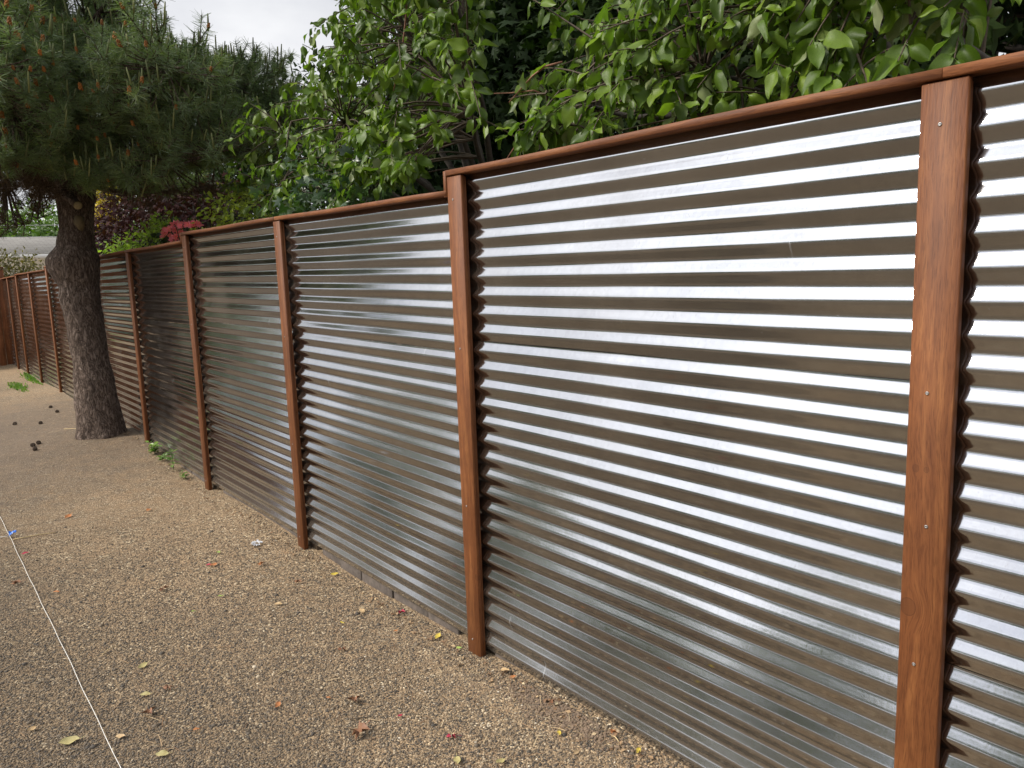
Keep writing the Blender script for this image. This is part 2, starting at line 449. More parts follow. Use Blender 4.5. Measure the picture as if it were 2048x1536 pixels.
AP_TOP, AP_UND = (0.095, 0.165, 0.017), (0.23, 0.27, 0.12)
M_apple_o = leaf_mat('apple_leaf', AP_TOP, AP_UND, by_object=True, extra=(0.30, 0.34, 0.19), spread=0.45, gloss=.42, spec=.32, transl=.34)
M_apple_s = leaf_mat('apple_leaves', AP_TOP, AP_UND, extra=(0.30, 0.34, 0.19), spread=0.45, gloss=.42, spec=.32, transl=.34)
M_dark_s = leaf_mat('dark_maple_leaves', (0.017, 0.036, 0.009), (0.035, 0.06, 0.02), transl=0.15, gloss=0.7, spec=.2)
M_wood_s = leaf_mat('grey_green_leaves', (0.13, 0.16, 0.085), (0.16, 0.19, 0.11), transl=0.35)
M_far_s = leaf_mat('bright_far_leaves', (0.11, 0.20, 0.035), (0.14, 0.22, 0.07))
M_purple_s = leaf_mat('purple_maple_leaves', (0.036, 0.012, 0.013), (0.045, 0.018, 0.017), transl=0.2, gloss=0.7, spec=.15)
M_lime_s = leaf_mat('lime_shrub_leaves', (0.32, 0.40, 0.055), (0.36, 0.42, 0.12), transl=.45)
M_shrub_s = leaf_mat('light_green_shrub_leaves', (0.30, 0.42, 0.09), (0.34, 0.44, 0.14), transl=.45)
M_ivy_s = leaf_mat('ivy_leaves', (0.04, 0.085, 0.03), (0.09, 0.13, 0.06), gloss=0.3)
M_olive_s = leaf_mat('bronze_shrub_leaves', (0.12, 0.105, 0.03), (0.14, 0.12, 0.05))
M_yellow_s = leaf_mat('yellow_blossom', (0.55, 0.42, 0.02), (0.5, 0.4, 0.05), spread=0.2)
M_pink_s = leaf_mat('pink_blossom', (0.92, 0.26, 0.42), (0.92, 0.30, 0.46), spread=0.08, transl=0.5)
M_weed_s = leaf_mat('weed_leaves', (0.13, 0.24, 0.045), (0.16, 0.26, 0.08))
M_needle = leaf_mat('pine_needles', (0.175, 0.235, 0.125), (0.175, 0.235, 0.125), spread=0.5, gloss=0.5, transl=0.30)
M_dead = leaf_mat('dead_pine_needles', (0.085, 0.055, 0.028), (0.085, 0.055, 0.028), spread=0.4, gloss=0.7, transl=0.1)
M_candle = leaf_mat('young_pine_shoots', (0.17, 0.20, 0.085), (0.17, 0.20, 0.085), spread=0.3, gloss=0.7, transl=0.05)
M_pollen = leaf_mat('orange_pollen_cone', (0.36, 0.145, 0.035), (0.36, 0.145, 0.035), spread=0.3, gloss=0.8, by_object=True, transl=0.05)

def ground_mat():
    m, nt, out = new_mat('fine_gravel'); L = nt.links
    tc = nd(nt, 'ShaderNodeTexCoord'); V = tc.outputs['Object']
    v1 = nd(nt, 'ShaderNodeTexVoronoi', Scale=125.0, Randomness=1.0); L.new(V, v1.inputs['Vector'])
    v2 = nd(nt, 'ShaderNodeTexVoronoi', Scale=190.0, Randomness=1.0); L.new(V, v2.inputs['Vector'])
    big = nd(nt, 'ShaderNodeTexNoise', Scale=0.55, Detail=5.0, Roughness=0.6); L.new(V, big.inputs['Vector'])
    mid = nd(nt, 'ShaderNodeTexNoise', Scale=6.0, Detail=5.0, Roughness=0.7); L.new(V, mid.inputs['Vector'])
    sep = nd(nt, 'ShaderNodeSeparateColor'); L.new(v1.outputs['Color'], sep.inputs[0])
    stone = ramp(nt, [(0.0, (0.06, 0.05, 0.042)), (0.3, (0.14, 0.108, 0.078)), (0.55, (0.21, 0.165, 0.12)), (0.8, (0.30, 0.235, 0.17)), (0.93, (0.42, 0.36, 0.28)), (1.0, (0.62, 0.58, 0.5))], sep.outputs[0]).outputs['Color']
    sep2 = nd(nt, 'ShaderNodeSeparateColor'); L.new(v2.outputs['Color'], sep2.inputs[0])
    grit = ramp(nt, [(0.0, (0.07, 0.055, 0.042)), (0.6, (0.19, 0.14, 0.10)), (1.0, (0.36, 0.29, 0.21))], sep2.outputs[0]).outputs['Color']
    col = mixc(nt, ramp(nt, [(0.4, (0, 0, 0)), (0.6, (1, 1, 1))], mid.outputs['Fac']).outputs['Color'], stone, grit)
    col = mixc(nt, 0.8, col, ramp(nt, [(0.3, (0.97, 0.95, 0.87)), (0.7, (1.33, 1.28, 1.14))], big.outputs['Fac']).outputs['Color'], 'MULTIPLY')
    col = mixc(nt, 0.5, col, ramp(nt, [(0.35, (0.75, 0.74, 0.72)), (0.65, (1.2, 1.18, 1.14))], mid.outputs['Fac']).outputs['Color'], 'MULTIPLY')
    # gravel colour multiplied lighter towards the fence, darker out over the open yard
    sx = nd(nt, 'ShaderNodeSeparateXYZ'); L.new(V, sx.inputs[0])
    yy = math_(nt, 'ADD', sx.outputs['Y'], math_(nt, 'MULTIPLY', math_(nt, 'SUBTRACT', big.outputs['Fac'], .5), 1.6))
    fence_grad = nd(nt, 'ShaderNodeMapRange'); fence_grad.interpolation_type = 'SMOOTHSTEP'
    fence_grad.inputs['From Min'].default_value = -1.9; fence_grad.inputs['From Max'].default_value = -.35; L.new(yy, fence_grad.inputs['Value'])
    col = mixc(nt, 1.0, col, ramp(nt, [(0.0, (0.74, 0.71, 0.65)), (1.0, (1.22, 1.15, 1.03))], fence_grad.outputs['Result']).outputs['Color'], 'MULTIPLY')
    # brown needle duff under the pine
    dv = nt.nodes.new('ShaderNodeVectorMath'); dv.operation = 'DISTANCE'; L.new(V, dv.inputs[0]); dv.inputs[1].default_value = (-9.6, -1.0, 0.1)
    duff = nd(nt, 'ShaderNodeMapRange'); duff.interpolation_type = 'SMOOTHSTEP'
    duff.inputs['From Min'].default_value = 4.2; duff.inputs['From Max'].default_value = 1.2; duff.inputs['To Max'].default_value = .62
    L.new(math_(nt, 'ADD', dv.outputs['Value'], math_(nt, 'MULTIPLY', math_(nt, 'SUBTRACT', mid.outputs['Fac'], .5), 4.0)), duff.inputs['Value'])
    col = mixc(nt, duff.outputs['Result'], col, mixc(nt, mid.outputs['Fac'], (0.085, 0.064, 0.048), (0.20, 0.155, 0.115)))
    p = nd(nt, 'ShaderNodeBsdfPrincipled', Roughness=0.85); p.inputs['Specular IOR Level'].default_value = 0.3
    L.new(col, p.inputs['Base Color'])
    hgt = math_(nt, 'ADD', math_(nt, 'MULTIPLY', v1.outputs['Distance'], -1.0), math_(nt, 'MULTIPLY', v2.outputs['Distance'], -0.4))
    b = nd(nt, 'ShaderNodeBump', Strength=0.9, Distance=0.006); L.new(hgt, b.inputs['Height']); L.new(b.outputs[0], p.inputs['Normal'])
    L.new(p.outputs[0], out.inputs['Surface'])
    return m
M_ground = ground_mat()
def pebble_mat():
    m, nt, out = new_mat('loose_pebbles'); L = nt.links
    a = nd(nt, 'ShaderNodeAttribute'); a.attribute_name = 'tint'
    c = ramp(nt, [(0.0, (0.045, 0.040, 0.034)), (0.25, (0.105, 0.084, 0.060)), (0.5, (0.19, 0.145, 0.096)), (0.70, (0.29, 0.21, 0.128)), (0.88, (0.42, 0.335, 0.22)), (0.99, (0.68, 0.62, 0.50))], a.outputs['Fac'])
    p = nd(nt, 'ShaderNodeBsdfPrincipled', Roughness=0.7); p.inputs['Specular IOR Level'].default_value = 0.4
    L.new(c.outputs['Color'], p.inputs['Base Color']); L.new(p.outputs[0], out.inputs['Surface'])
    return m
M_pebble = pebble_mat()

# ------------------------------------------------------------------ ground
def axis_coords(lo, hi, step, far):
    a = list(np.arange(lo, hi + 1e-6, step)); s = step; x = a[-1]; up_ = []
    while x < far: s *= 1.35; x += s; up_.append(x)
    s = step; x = a[0]; dn = []
    while x > -far: s *= 1.35; x -= s; dn.append(x)
    return np.array(dn[::-1] + a + up_)
gxs, gys = axis_coords(-13, 2, 0.10, 420), axis_coords(-3.5, 0.9, 0.10, 420)
GX, GY = np.meshgrid(gxs, gys, indexing='ij')
GZ = gz(GX, GY)
gv = np.stack([GX.ravel(), GY.ravel(), GZ.ravel()], 1)
nx, ny = len(gxs), len(gys)
ii, jj = np.meshgrid(np.arange(nx - 1), np.arange(ny - 1), indexing='ij')
gf = np.stack([ii * ny + jj, (ii + 1) * ny + jj, (ii + 1) * ny + jj + 1, ii * ny + jj + 1], -1).reshape(-1, 4)
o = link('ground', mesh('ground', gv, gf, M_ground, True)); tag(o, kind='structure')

# loose pebbles, real geometry over the near gravel
ico_v = []
_t = (1 + 5 ** 0.5) / 2
for a_ in (-1, 1):
    for b_ in (-_t, _t): ico_v += [(a_, b_, 0), (0, a_, b_), (b_, 0, a_)]
ico_v = np.array(ico_v) / math.sqrt(1 + _t * _t)
from mathutils import geometry as _g
import bmesh
bm = bmesh.new(); bmesh.ops.create_icosphere(bm, subdivisions=1, radius=1.0)
bm.verts.ensure_lookup_table()
ico_v = np.array([v.co[:] for v in bm.verts]); ico_f = np.array([[v.index for v in f.verts] for f in bm.faces]); bm.free()
def scatter_pebbles(name, n, sampler, size, mat, sink=0.35):
    P = sampler(n); n = len(P)
    ang = rng.uniform(0, 2 * np.pi, n); sz = size[0] + (size[1] - size[0]) * rng.random(n) ** 2.2
    sc = np.stack([sz * rng.uniform(.8, 1.35, n), sz * rng.uniform(.7, 1.1, n), sz * rng.uniform(.5, .85, n)], 1)
    v = ico_v[None] * (1 + rng.uniform(-.16, .16, (n, len(ico_v), 1)))
    v = v * sc[:, None, :]
    c, s = np.cos(ang)[:, None], np.sin(ang)[:, None]
    x = v[:, :, 0] * c - v[:, :, 1] * s; y = v[:, :, 0] * s + v[:, :, 1] * c
    z = v[:, :, 2] + (sc[:, 2] * (1 - 2 * sink))[:, None] * 0.6
    V = np.stack([x + P[:, 0:1], y + P[:, 1:2], z + gz(P[:, 0], P[:, 1])[:, None]], -1).reshape(-1, 3)
    F = (ico_f[None] + (np.arange(n) * len(ico_v))[:, None, None]).reshape(-1, 3)
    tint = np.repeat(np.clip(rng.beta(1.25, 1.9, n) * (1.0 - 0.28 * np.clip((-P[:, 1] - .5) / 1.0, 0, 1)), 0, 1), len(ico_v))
    return link(name, mesh(name, V, F, mat, True, tint))
def in_view(n, margin=80):
    out = []
    while sum(len(a) for a in out) < n:
        px = rng.uniform(-margin, 1500, n); py = rng.uniform(880, 1640, n)
        # uniform on the ground: sample in world then test
        X = rng.uniform(-7.0, -1.0, n * 2); Y = rng.uniform(-2.6, 0.03, n * 2)
        d = np.stack([X, Y, gz(X, Y)], 1) - EYE
        zz = d @ FW; ux = 1024 + FPX * (d @ RT) / zz; uy = 768 - FPX * (d @ UP) / zz
        dist = np.linalg.norm(d, axis=1)
        keep = (zz > 0.3) & (ux > -margin) & (uy < 1536 + margin) & (rng.random(n * 2) < np.clip((6.2 - dist) / 3.0, 0, 1))
        out.append(np.stack([X[keep], Y[keep]], 1))
    return np.concatenate(out)[:n]
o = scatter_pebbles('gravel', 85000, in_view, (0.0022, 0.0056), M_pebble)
tag(o, 'loose small tan and grey pebbles covering the near gravel yard', 'gravel', kind='stuff')

# ------------------------------------------------------------------ the corrugated fence
fence = empty('corrugated_fence', (-9.0, 0.03, 0.0))
tag(fence, 'long fence of corrugated steel sheets between reddish brown posts', 'fence')
PX = [1.01, -0.78, -2.575, -4.36, -6.153, -7.98, -9.75, -11.40, -12.90, -14.75, -16.40, -17.75]
PW = 0.094
# underside of the cap along each level: (x, z) pairs from near to far, heights above the yard
LEVELS = [((1.1, 0.362), (-0.78, 0.363), (-2.575, 0.376)),
          ((-2.577, 0.300), (-4.36, 0.330), (-6.153, 0.351)),
          ((-6.155, 0.292), (-7.98, 0.295), (-9.75, 0.294)),
          ((-9.752, 0.277), (-11.4, 0.277), (-12.90, 0.277)),
          ((-12.902, 0.235), (-14.75, 0.230), (-16.40, 0.226)),
          ((-16.402, 0.205), (-17.75, 0.197), (-18.95, 0.178))]
CAPH = 0.021
def level_z(x, li):
    l = LEVELS[li]; return H + float(np.interp(x, [p[0] for p in l][::-1], [p[1] for p in l][::-1]))
BOTZ = H - 1.572
XEND = -18.95
screw_me = None
def make_screw(x, y, z, parent, r=0.0042):
    global screw_me
    if screw_me is None:
        m = MB(); n = 12
        v = []; q = []; t = []
        prof = [(0.0052, 0.0008), (0.0052, -0.0008), (0.0044, -0.0018), (0.0017, -0.0018), (0.0012, -0.0006)]
        for (rr, yy) in prof:
            for k in range(n): v.append((rr * math.cos(2 * math.pi * k / n), yy, rr * math.sin(2 * math.pi * k / n)))
        for i in range(len(prof) - 1):
            for k in range(n): q.append((i * n + k, i * n + (k + 1) % n, (i + 1) * n + (k + 1) % n, (i + 1) * n + k))
        v.append((0, -0.0006, 0))
        for k in range(n): t.append((4 * n + k, 4 * n + (k + 1) % n, len(v) - 1))
        m.add(v, q, t)
        screw_me = mesh('screw', np.concatenate(m.v), [m.q[0], m.t[0]], M_screw, True)
    o = bpy.data.objects.new('screw', screw_me); COL.objects.link(o); o.parent = parent
    w = Vector((0, 0, 0)); p = parent
    while p is not None: w += p.location; p = p.parent
    o.location = Vector((float(x), float(y), float(z))) - w
    s = r / 0.0052; o.scale = (s, s, s)
    return o
M_wood_knot = wood_mat('knotty_cedar_upright', 'z', WD, WM, WLt, knots=((-0.762, H - 0.80, 0.022), (-0.758, H - 0.47, 0.009), (-0.735, H - 0.47, 0.007)))
M_wood_knot2 = wood_mat('cedar_upright_one_knot', 'z', WD, WM, WLt, knots=((-2.49, H - 1.25, 0.014),))
for i, x in enumerate(PX):
    li = i // 2 if i else 0
    li = [0, 0, 0, 1, 1, 2, 2, 3, 3, 4, 4, 5][i]           # level the post reaches (the higher, nearer one)
    top = level_z(max(x, LEVELS[li][-1][0]), li) - 0.004
    x0, x1 = x, x + PW
    zb = float(gz(x, -0.05)) - 0.06
    mb = MB(); mb.box(x0, x1, 0.0, 0.019, zb, top, 0.0025)
    mat = M_wood_knot if i == 1 else (M_wood_knot2 if i == 2 else M_wood_z)
    post = mb.build('post', mat, fence)
    mb = MB(); mb.box(x0 + 0.006, x1 - 0.002, 0.0195, 0.0280, zb, top - 0.006, 0.002)
    mb.build('batten', M_wood_z, post)
    mb = MB(); mb.box(x0 - 0.004, x1 + 0.055, 0.056, 0.140, zb - 0.05, top - 0.02, 0.004)
    mb.build('timber_upright', M_wood_dark, post)
    if x > -8.5:
        nz_ = 4 if i < 4 else 4
        for k, fz in enumerate((0.045, 0.34, 0.67, 0.965)):
            make_screw(x0 + 0.040 + random.uniform(-.004, .006), -0.0002, top - (top - zb - 0.06) * fz, post)
        if i == 1:
            make_screw(x0 + 0.05, -0.0002, H - 0.60, post)
for li, l in enumerate(LEVELS):
    pts = [p for p in l]
    for (xa, za), (xb, zb_) in zip(pts[:-1], pts[1:]):
        za += H; zb_ += H
        v = []
        xa_, xb_ = xa - 0.001, xb + 0.001
        if li == 0 and xb == -0.78: xb_ = -0.735; zb_ -= 0.0
        if li == 0 and xa == -0.78: xa_ = -0.737
        if li == 1 and xb == -4.36: xb_ = -4.32
        if li == 1 and xa == -4.36: xa_ = -4.322
        jog = random.uniform(-0.0015, 0.0015)
        yf, yb = -0.006 + jog, 0.105
        n = 9
        mb = MB()
        for s in range(n):                                  # slightly bowed timber
            f = s / (n - 1); xx = xa_ + (xb_ - xa_) * f
            zz = za + (zb_ - za) * f + 0.002 * math.sin(f * math.pi * 2 + li) * (0 if s in (0, n - 1) else 1)
            e = 0.002
            v += [(xx, yf + e, zz), (xx, yf, zz + e), (xx, yf, zz + CAPH - e), (xx, yf + e, zz + CAPH), (xx, yb, zz + CAPH), (xx, yb, zz)]
        q = []
        for s in range(n - 1):
            for k in range(6):
                q.append((s * 6 + k, s * 6 + (k + 1) % 6, (s + 1) * 6 + (k + 1) % 6, (s + 1) * 6 + k))
        mb.add(v, q)
        c0, c1 = list(range(6)), [(n - 1) * 6 + k for k in range(6)]
        vv = np.concatenate(mb.v)
        me = mesh('cap_rail', vv, [mb.q[0], np.array([c0[::-1], c1])], M_wood_x)
        link('cap_rail', me, fence)
# step trims: the upright piece closing each step in the cap line
for k, (i, li) in enumerate(((2, 0), (4, 1), (6, 2), (8, 3), (10, 4))):
    x = PX[i]; zt = level_z(x, li) + CAPH - 0.001; zl = level_z(x - 0.01, li + 1)
    mb = MB(); mb.box(x - 0.020, x - 0.002, -0.004, 0.10, zl - 0.004, zt, 0.0015)
    mb.build('end_trim', M_wood_z, fence)

AMP = 0.0064
def nz3(x, y, z): return mnoise.noise(Vector((x, y, z)))
def make_sheet(xr, xl, zt_r, zt_l, zb_r, zb_l, seed, nxs, per, crests, yoff, dent=None, tilt=0.0):
    nzs = int(crests * per) + 1
    fx = np.linspace(0, 1, nxs); fs = np.linspace(0, 1, nzs)
    v = np.zeros((nxs, nzs, 3))
    ph = random.uniform(-0.06, 0.06)
    for a, f in enumerate(fx):
        x = xr + (xl - xr) * f
        zt, zb = zt_r + (zt_l - zt_r) * f, zb_r + (zb_l - zb_r) * f
        wz = np.array([nz3(x * 1.1, seed * 3.7, s * 1.2) for s in fs])
        wy = np.array([nz3(x * 1.4 + 40, seed * 5.1, s * 3.0) for s in fs])
        z = zt + (zb - zt) * fs + wz * 0.0018
        cyc = 2 * np.pi * (crests * fs)
        wc = np.array([nz3(round(s * crests) * 7.3 + seed, x * 0.8, seed * 2.2) for s in fs])
        amp = AMP * (1 + 0.05 * wz + 0.09 * np.interp(fs, fs[::max(1, int(per))], wc[::max(1, int(per))]))
        y = yoff + amp * (1 - (np.cos(cyc + np.pi) + 0.06 * np.cos(3 * (cyc + np.pi))) / 1.06) + wy * 0.0030 + tilt * (fs - 0.5)
        if dent is not None:
            dx, dz, rx, rz, am = dent
            y = y + am * np.exp(-((x - dx) / rx) ** 2 - ((z - dz) / rz) ** 2)
        v[a, :, 0] = x; v[a, :, 1] = y; v[a, :, 2] = z
    i_, j_ = np.meshgrid(np.arange(nxs - 1), np.arange(nzs - 1), indexing='ij')
    f = np.stack([i_ * nzs + j_, i_ * nzs + j_ + 1, (i_ + 1) * nzs + j_ + 1, (i_ + 1) * nzs + j_], -1).reshape(-1, 4)
    return v.reshape(-1, 3), f[:, ::-1]
edges = PX + [XEND]
for i in range(len(edges) - 1):
    xr, xl = edges[i] - 0.0, edges[i + 1] + 0.02
    xr = edges[i] + 0.03
    li = [0, 0, 1, 1, 2, 2, 3, 3, 4, 4, 5, 5][i]
    near = i < 4
    nxs = 26 if i < 3 else (14 if i < 6 else 6)
    per = 18 if i < 4 else (14 if i < 6 else 10)
    zr, zl = level_z(min(edges[i] - 0.003, LEVELS[li][0][0]), li) + 0.004, level_z(edges[i + 1], li) + 0.004
    for s in range(3):
        t0, t1 = s / 3.0, (s + 1) / 3.0
        crests = 9.0
        ext = 0.012
        a_r, a_l = zr + (BOTZ - zr) * t0, zl + (BOTZ - zl) * t0
        b_r, b_l = zr + (BOTZ - zr) * t1, zl + (BOTZ - zl) * t1
        dent = (-0.60, H + 0.245, 0.045, 0.03, 0.007) if (i == 0 and s == 0) else None
        v, f = make_sheet(xr, xl, a_r, a_l, b_r, b_l, i * 3 + s + 1, nxs, per, crests, 0.0295 + 0.0008 * (2 - s) + random.uniform(0, 0.0004), dent, (-0.012 if (i == 1 and s == 2) else 0.006 if (i == 1 and s == 1) else random.uniform(-0.008, 0.008)))
        me = mesh('corrugated_sheet', v, f, M_metal, True)
        link('corrugated_sheet', me, fence)
# concrete blocks laid under the sheets
x = 0.9
bi = 0
while x > -9.6:
    L_ = random.uniform(0.23, 0.33)
    dz, dy = random.uniform(-0.006, 0.004), random.uniform(-0.006, 0.006)
    if not any(px - 0.02 < x - L_ / 2 < px + PW + 0.07 for px in PX):
        mb = MB(); mb.box(x - L_ + 0.004, x - 0.004, 0.050 + dy, 0.066 + dy, BOTZ - 0.13, BOTZ + 0.004 + dz, 0.004)
        mb.build('block', M_brick, fence)
    x -= L_

# the cedar fence that closes the far end of the yard
ef = empty('wooden_fence', (-19.0, -3.0, 0.0))
tag(ef, 'orange brown upright board fence closing the far left end', 'fence')
y = 0.10
bw = 0.138
board_me = {}
k = 0
while y > -7.0:
    h = 1.86 + 0.16 + random.uniform(-0.008, 0.008)
    mb = MB(); mb.box(-19.06 - random.uniform(0, .004), -19.04, y - bw, y - 0.004, -0.02, h, 0.002)
    mb.build('board', M_wood_far, ef); y -= bw; k += 1
mb = MB(); mb.box(-19.10, -19.02, -7.0, 0.1, 2.03, 2.065, 0.003); mb.build('cap_rail', M_wood_y, ef)
mb = MB(); mb.box(-19.02, -18.93, -0.16, -0.07, -0.1, 2.10, 0.004); mb.build('post', M_wood_far, ef)

# ------------------------------------------------------------------ leaves
def leaf_shape(w=0.30, fold=0.25, curl=0.25, wave=0.03, nl=7, base=0.75, petiole=0.16, seed=0, tip=1.0, twist=0.0, roll=0.0):
    r = random.Random(seed)
    us = np.linspace(0, 1, nl); vs = np.array([-1, -0.55, 0, 0.55, 1.0])
    v = []; q = []; t = []
    ph1, ph2 = r.uniform(0, 6), r.uniform(0, 6)
    for u in us:
        hw = w * (math.sin(math.pi * min(1, u ** base))) ** 0.8 if 0 < u < 1 else 0.012
        for s in vs:
            x = s * hw; y = petiole + u
            z = fold * abs(x) - curl * u * u * 0.6 + wave * math.sin(9 * u + (ph1 if s < 0 else ph2)) * abs(s)
            z -= roll * (s * s) * hw
            tw = twist * u
            x, z = x * math.cos(tw) - z * math.sin(tw), x * math.sin(tw) + z * math.cos(tw)
            v.append((x, y, z))
    n = len(vs)
    for i in range(nl - 1):
        for j in range(n - 1): q.append((i * n + j, i * n + j + 1, (i + 1) * n + j + 1, (i + 1) * n + j))
    b = len(v)
    v += [(-0.014, 0, 0.05), (0.014, 0, 0.05), (0.012, petiole, 0.0), (-0.012, petiole, 0.0)]
    q.append((b, b + 1, b + 2, b + 3))
    v = np.array(v)
    v[:, 1] -= 0
    return v, np.array(q)
APPLE = [leaf_shape(0.27, 0.35, 0.40, 0.055, 8, 0.85, 0.22, 1), leaf_shape(0.31, 0.15, 0.75, 0.065, 8, 0.8, 0.2, 2, twist=0.6),
         leaf_shape(0.24, 0.65, 0.25, 0.05, 8, 0.9, 0.22, 3, twist=-0.5), leaf_shape(0.32, 0.30, -0.25, 0.07, 8, 0.8, 0.22, 4),
         leaf_shape(0.22, 1.1, 0.55, 0.05, 8, 0.85, 0.22, 5, twist=0.9), leaf_shape(0.29, -0.2, 1.0, 0.07, 8, 0.8, 0.22, 6, roll=0.5)]
APPLE_LO = [leaf_shape(0.31, 0.3, 0.4, 0.04, 4, 0.85, 0.15, s) for s in (11, 12, 13)]
def maple_shape(seed, lobes=5):
    r = random.Random(seed)
    v = [(0, 0.25, 0.0)]; n = lobes * 2 + 1
    for k in range(n):
        a = -2.3 + 4.6 * k / (n - 1)
        rad = (0.75 if k % 2 else 0.34) * (1 - 0.12 * abs(a)) * r.uniform(.9, 1.1)
        v.append((math.sin(a) * rad, 0.25 + math.cos(a) * rad, -0.25 * rad * rad + r.uniform(-.05, .05)))
    t = [(0, k + 2, k + 1) for k in range(n - 1)]
    return np.array(v), np.array(t)
MAPLE = [maple_shape(s) for s in (1, 2, 3)]
def small_leaf(seed=0):
    v = np.array([(0, 0, 0), (0.28, 0.45, 0.06), (0, 1.0, -0.12), (-0.28, 0.45, 0.06), (0, 0.5, -0.02)])
    return v, np.array([(0, 1, 4), (1, 2, 4), (2, 3, 4), (3, 0, 4)])
SMALL = [small_leaf()]
def frames(axis, nrm):
    a = axis / (np.linalg.norm(axis, axis=1, keepdims=True) + 1e-9)
    n = nrm - (nrm * a).sum(1, keepdims=True) * a
    n = n / (np.linalg.norm(n, axis=1, keepdims=True) + 1e-9)
    x = np.cross(a, n)
    return x, a, n
def leaf_cloud(shapes, pos, axis, nrm, size, var):
    """joined mesh arrays of many leaves"""
    V = []; FQ = []; off = 0; T = []
    x, a, n = frames(axis, nrm)
    tint = rng.random(len(pos))
    for k, (lv, lf) in enumerate(shapes):
        m = np.where(var == k)[0]
        if not len(m): continue
        w = (lv[None, :, 0:1] * x[m][:, None] + lv[None, :, 1:2] * a[m][:, None] + lv[None, :, 2:3] * n[m][:, None]) * size[m][:, None, None] + pos[m][:, None]
        V.append(w.reshape(-1, 3)); FQ.append((lf[None] + (np.arange(len(m)) * len(lv))[:, None, None] + off).reshape(-1, lf.shape[1]))
        T.append(np.repeat(tint[m], len(lv))); off += len(m) * len(lv)
    return np.concatenate(V), FQ, np.concatenate(T)
def rand_dir(n):
    d = rng.normal(size=(n, 3)); return d / np.linalg.norm(d, axis=1, keepdims=True)
def bez(p0, p1, p2, n=8):
    t = np.linspace(0, 1, n)[:, None]
    return (1 - t) ** 2 * np.asarray(p0) + 2 * t * (1 - t) * np.asarray(p1) + t * t * np.asarray(p2)

def in_poly(px, py, poly):
    inside = np.zeros(len(px), bool); n = len(poly); j = n - 1
    for i in range(n):
        xi, yi = poly[i]; xj, yj = poly[j]
        c = ((yi > py) != (yj > py)) & (px < (xj - xi) * (py - yi) / (yj - yi + 1e-9) + xi)
        inside ^= c; j = i
    return inside

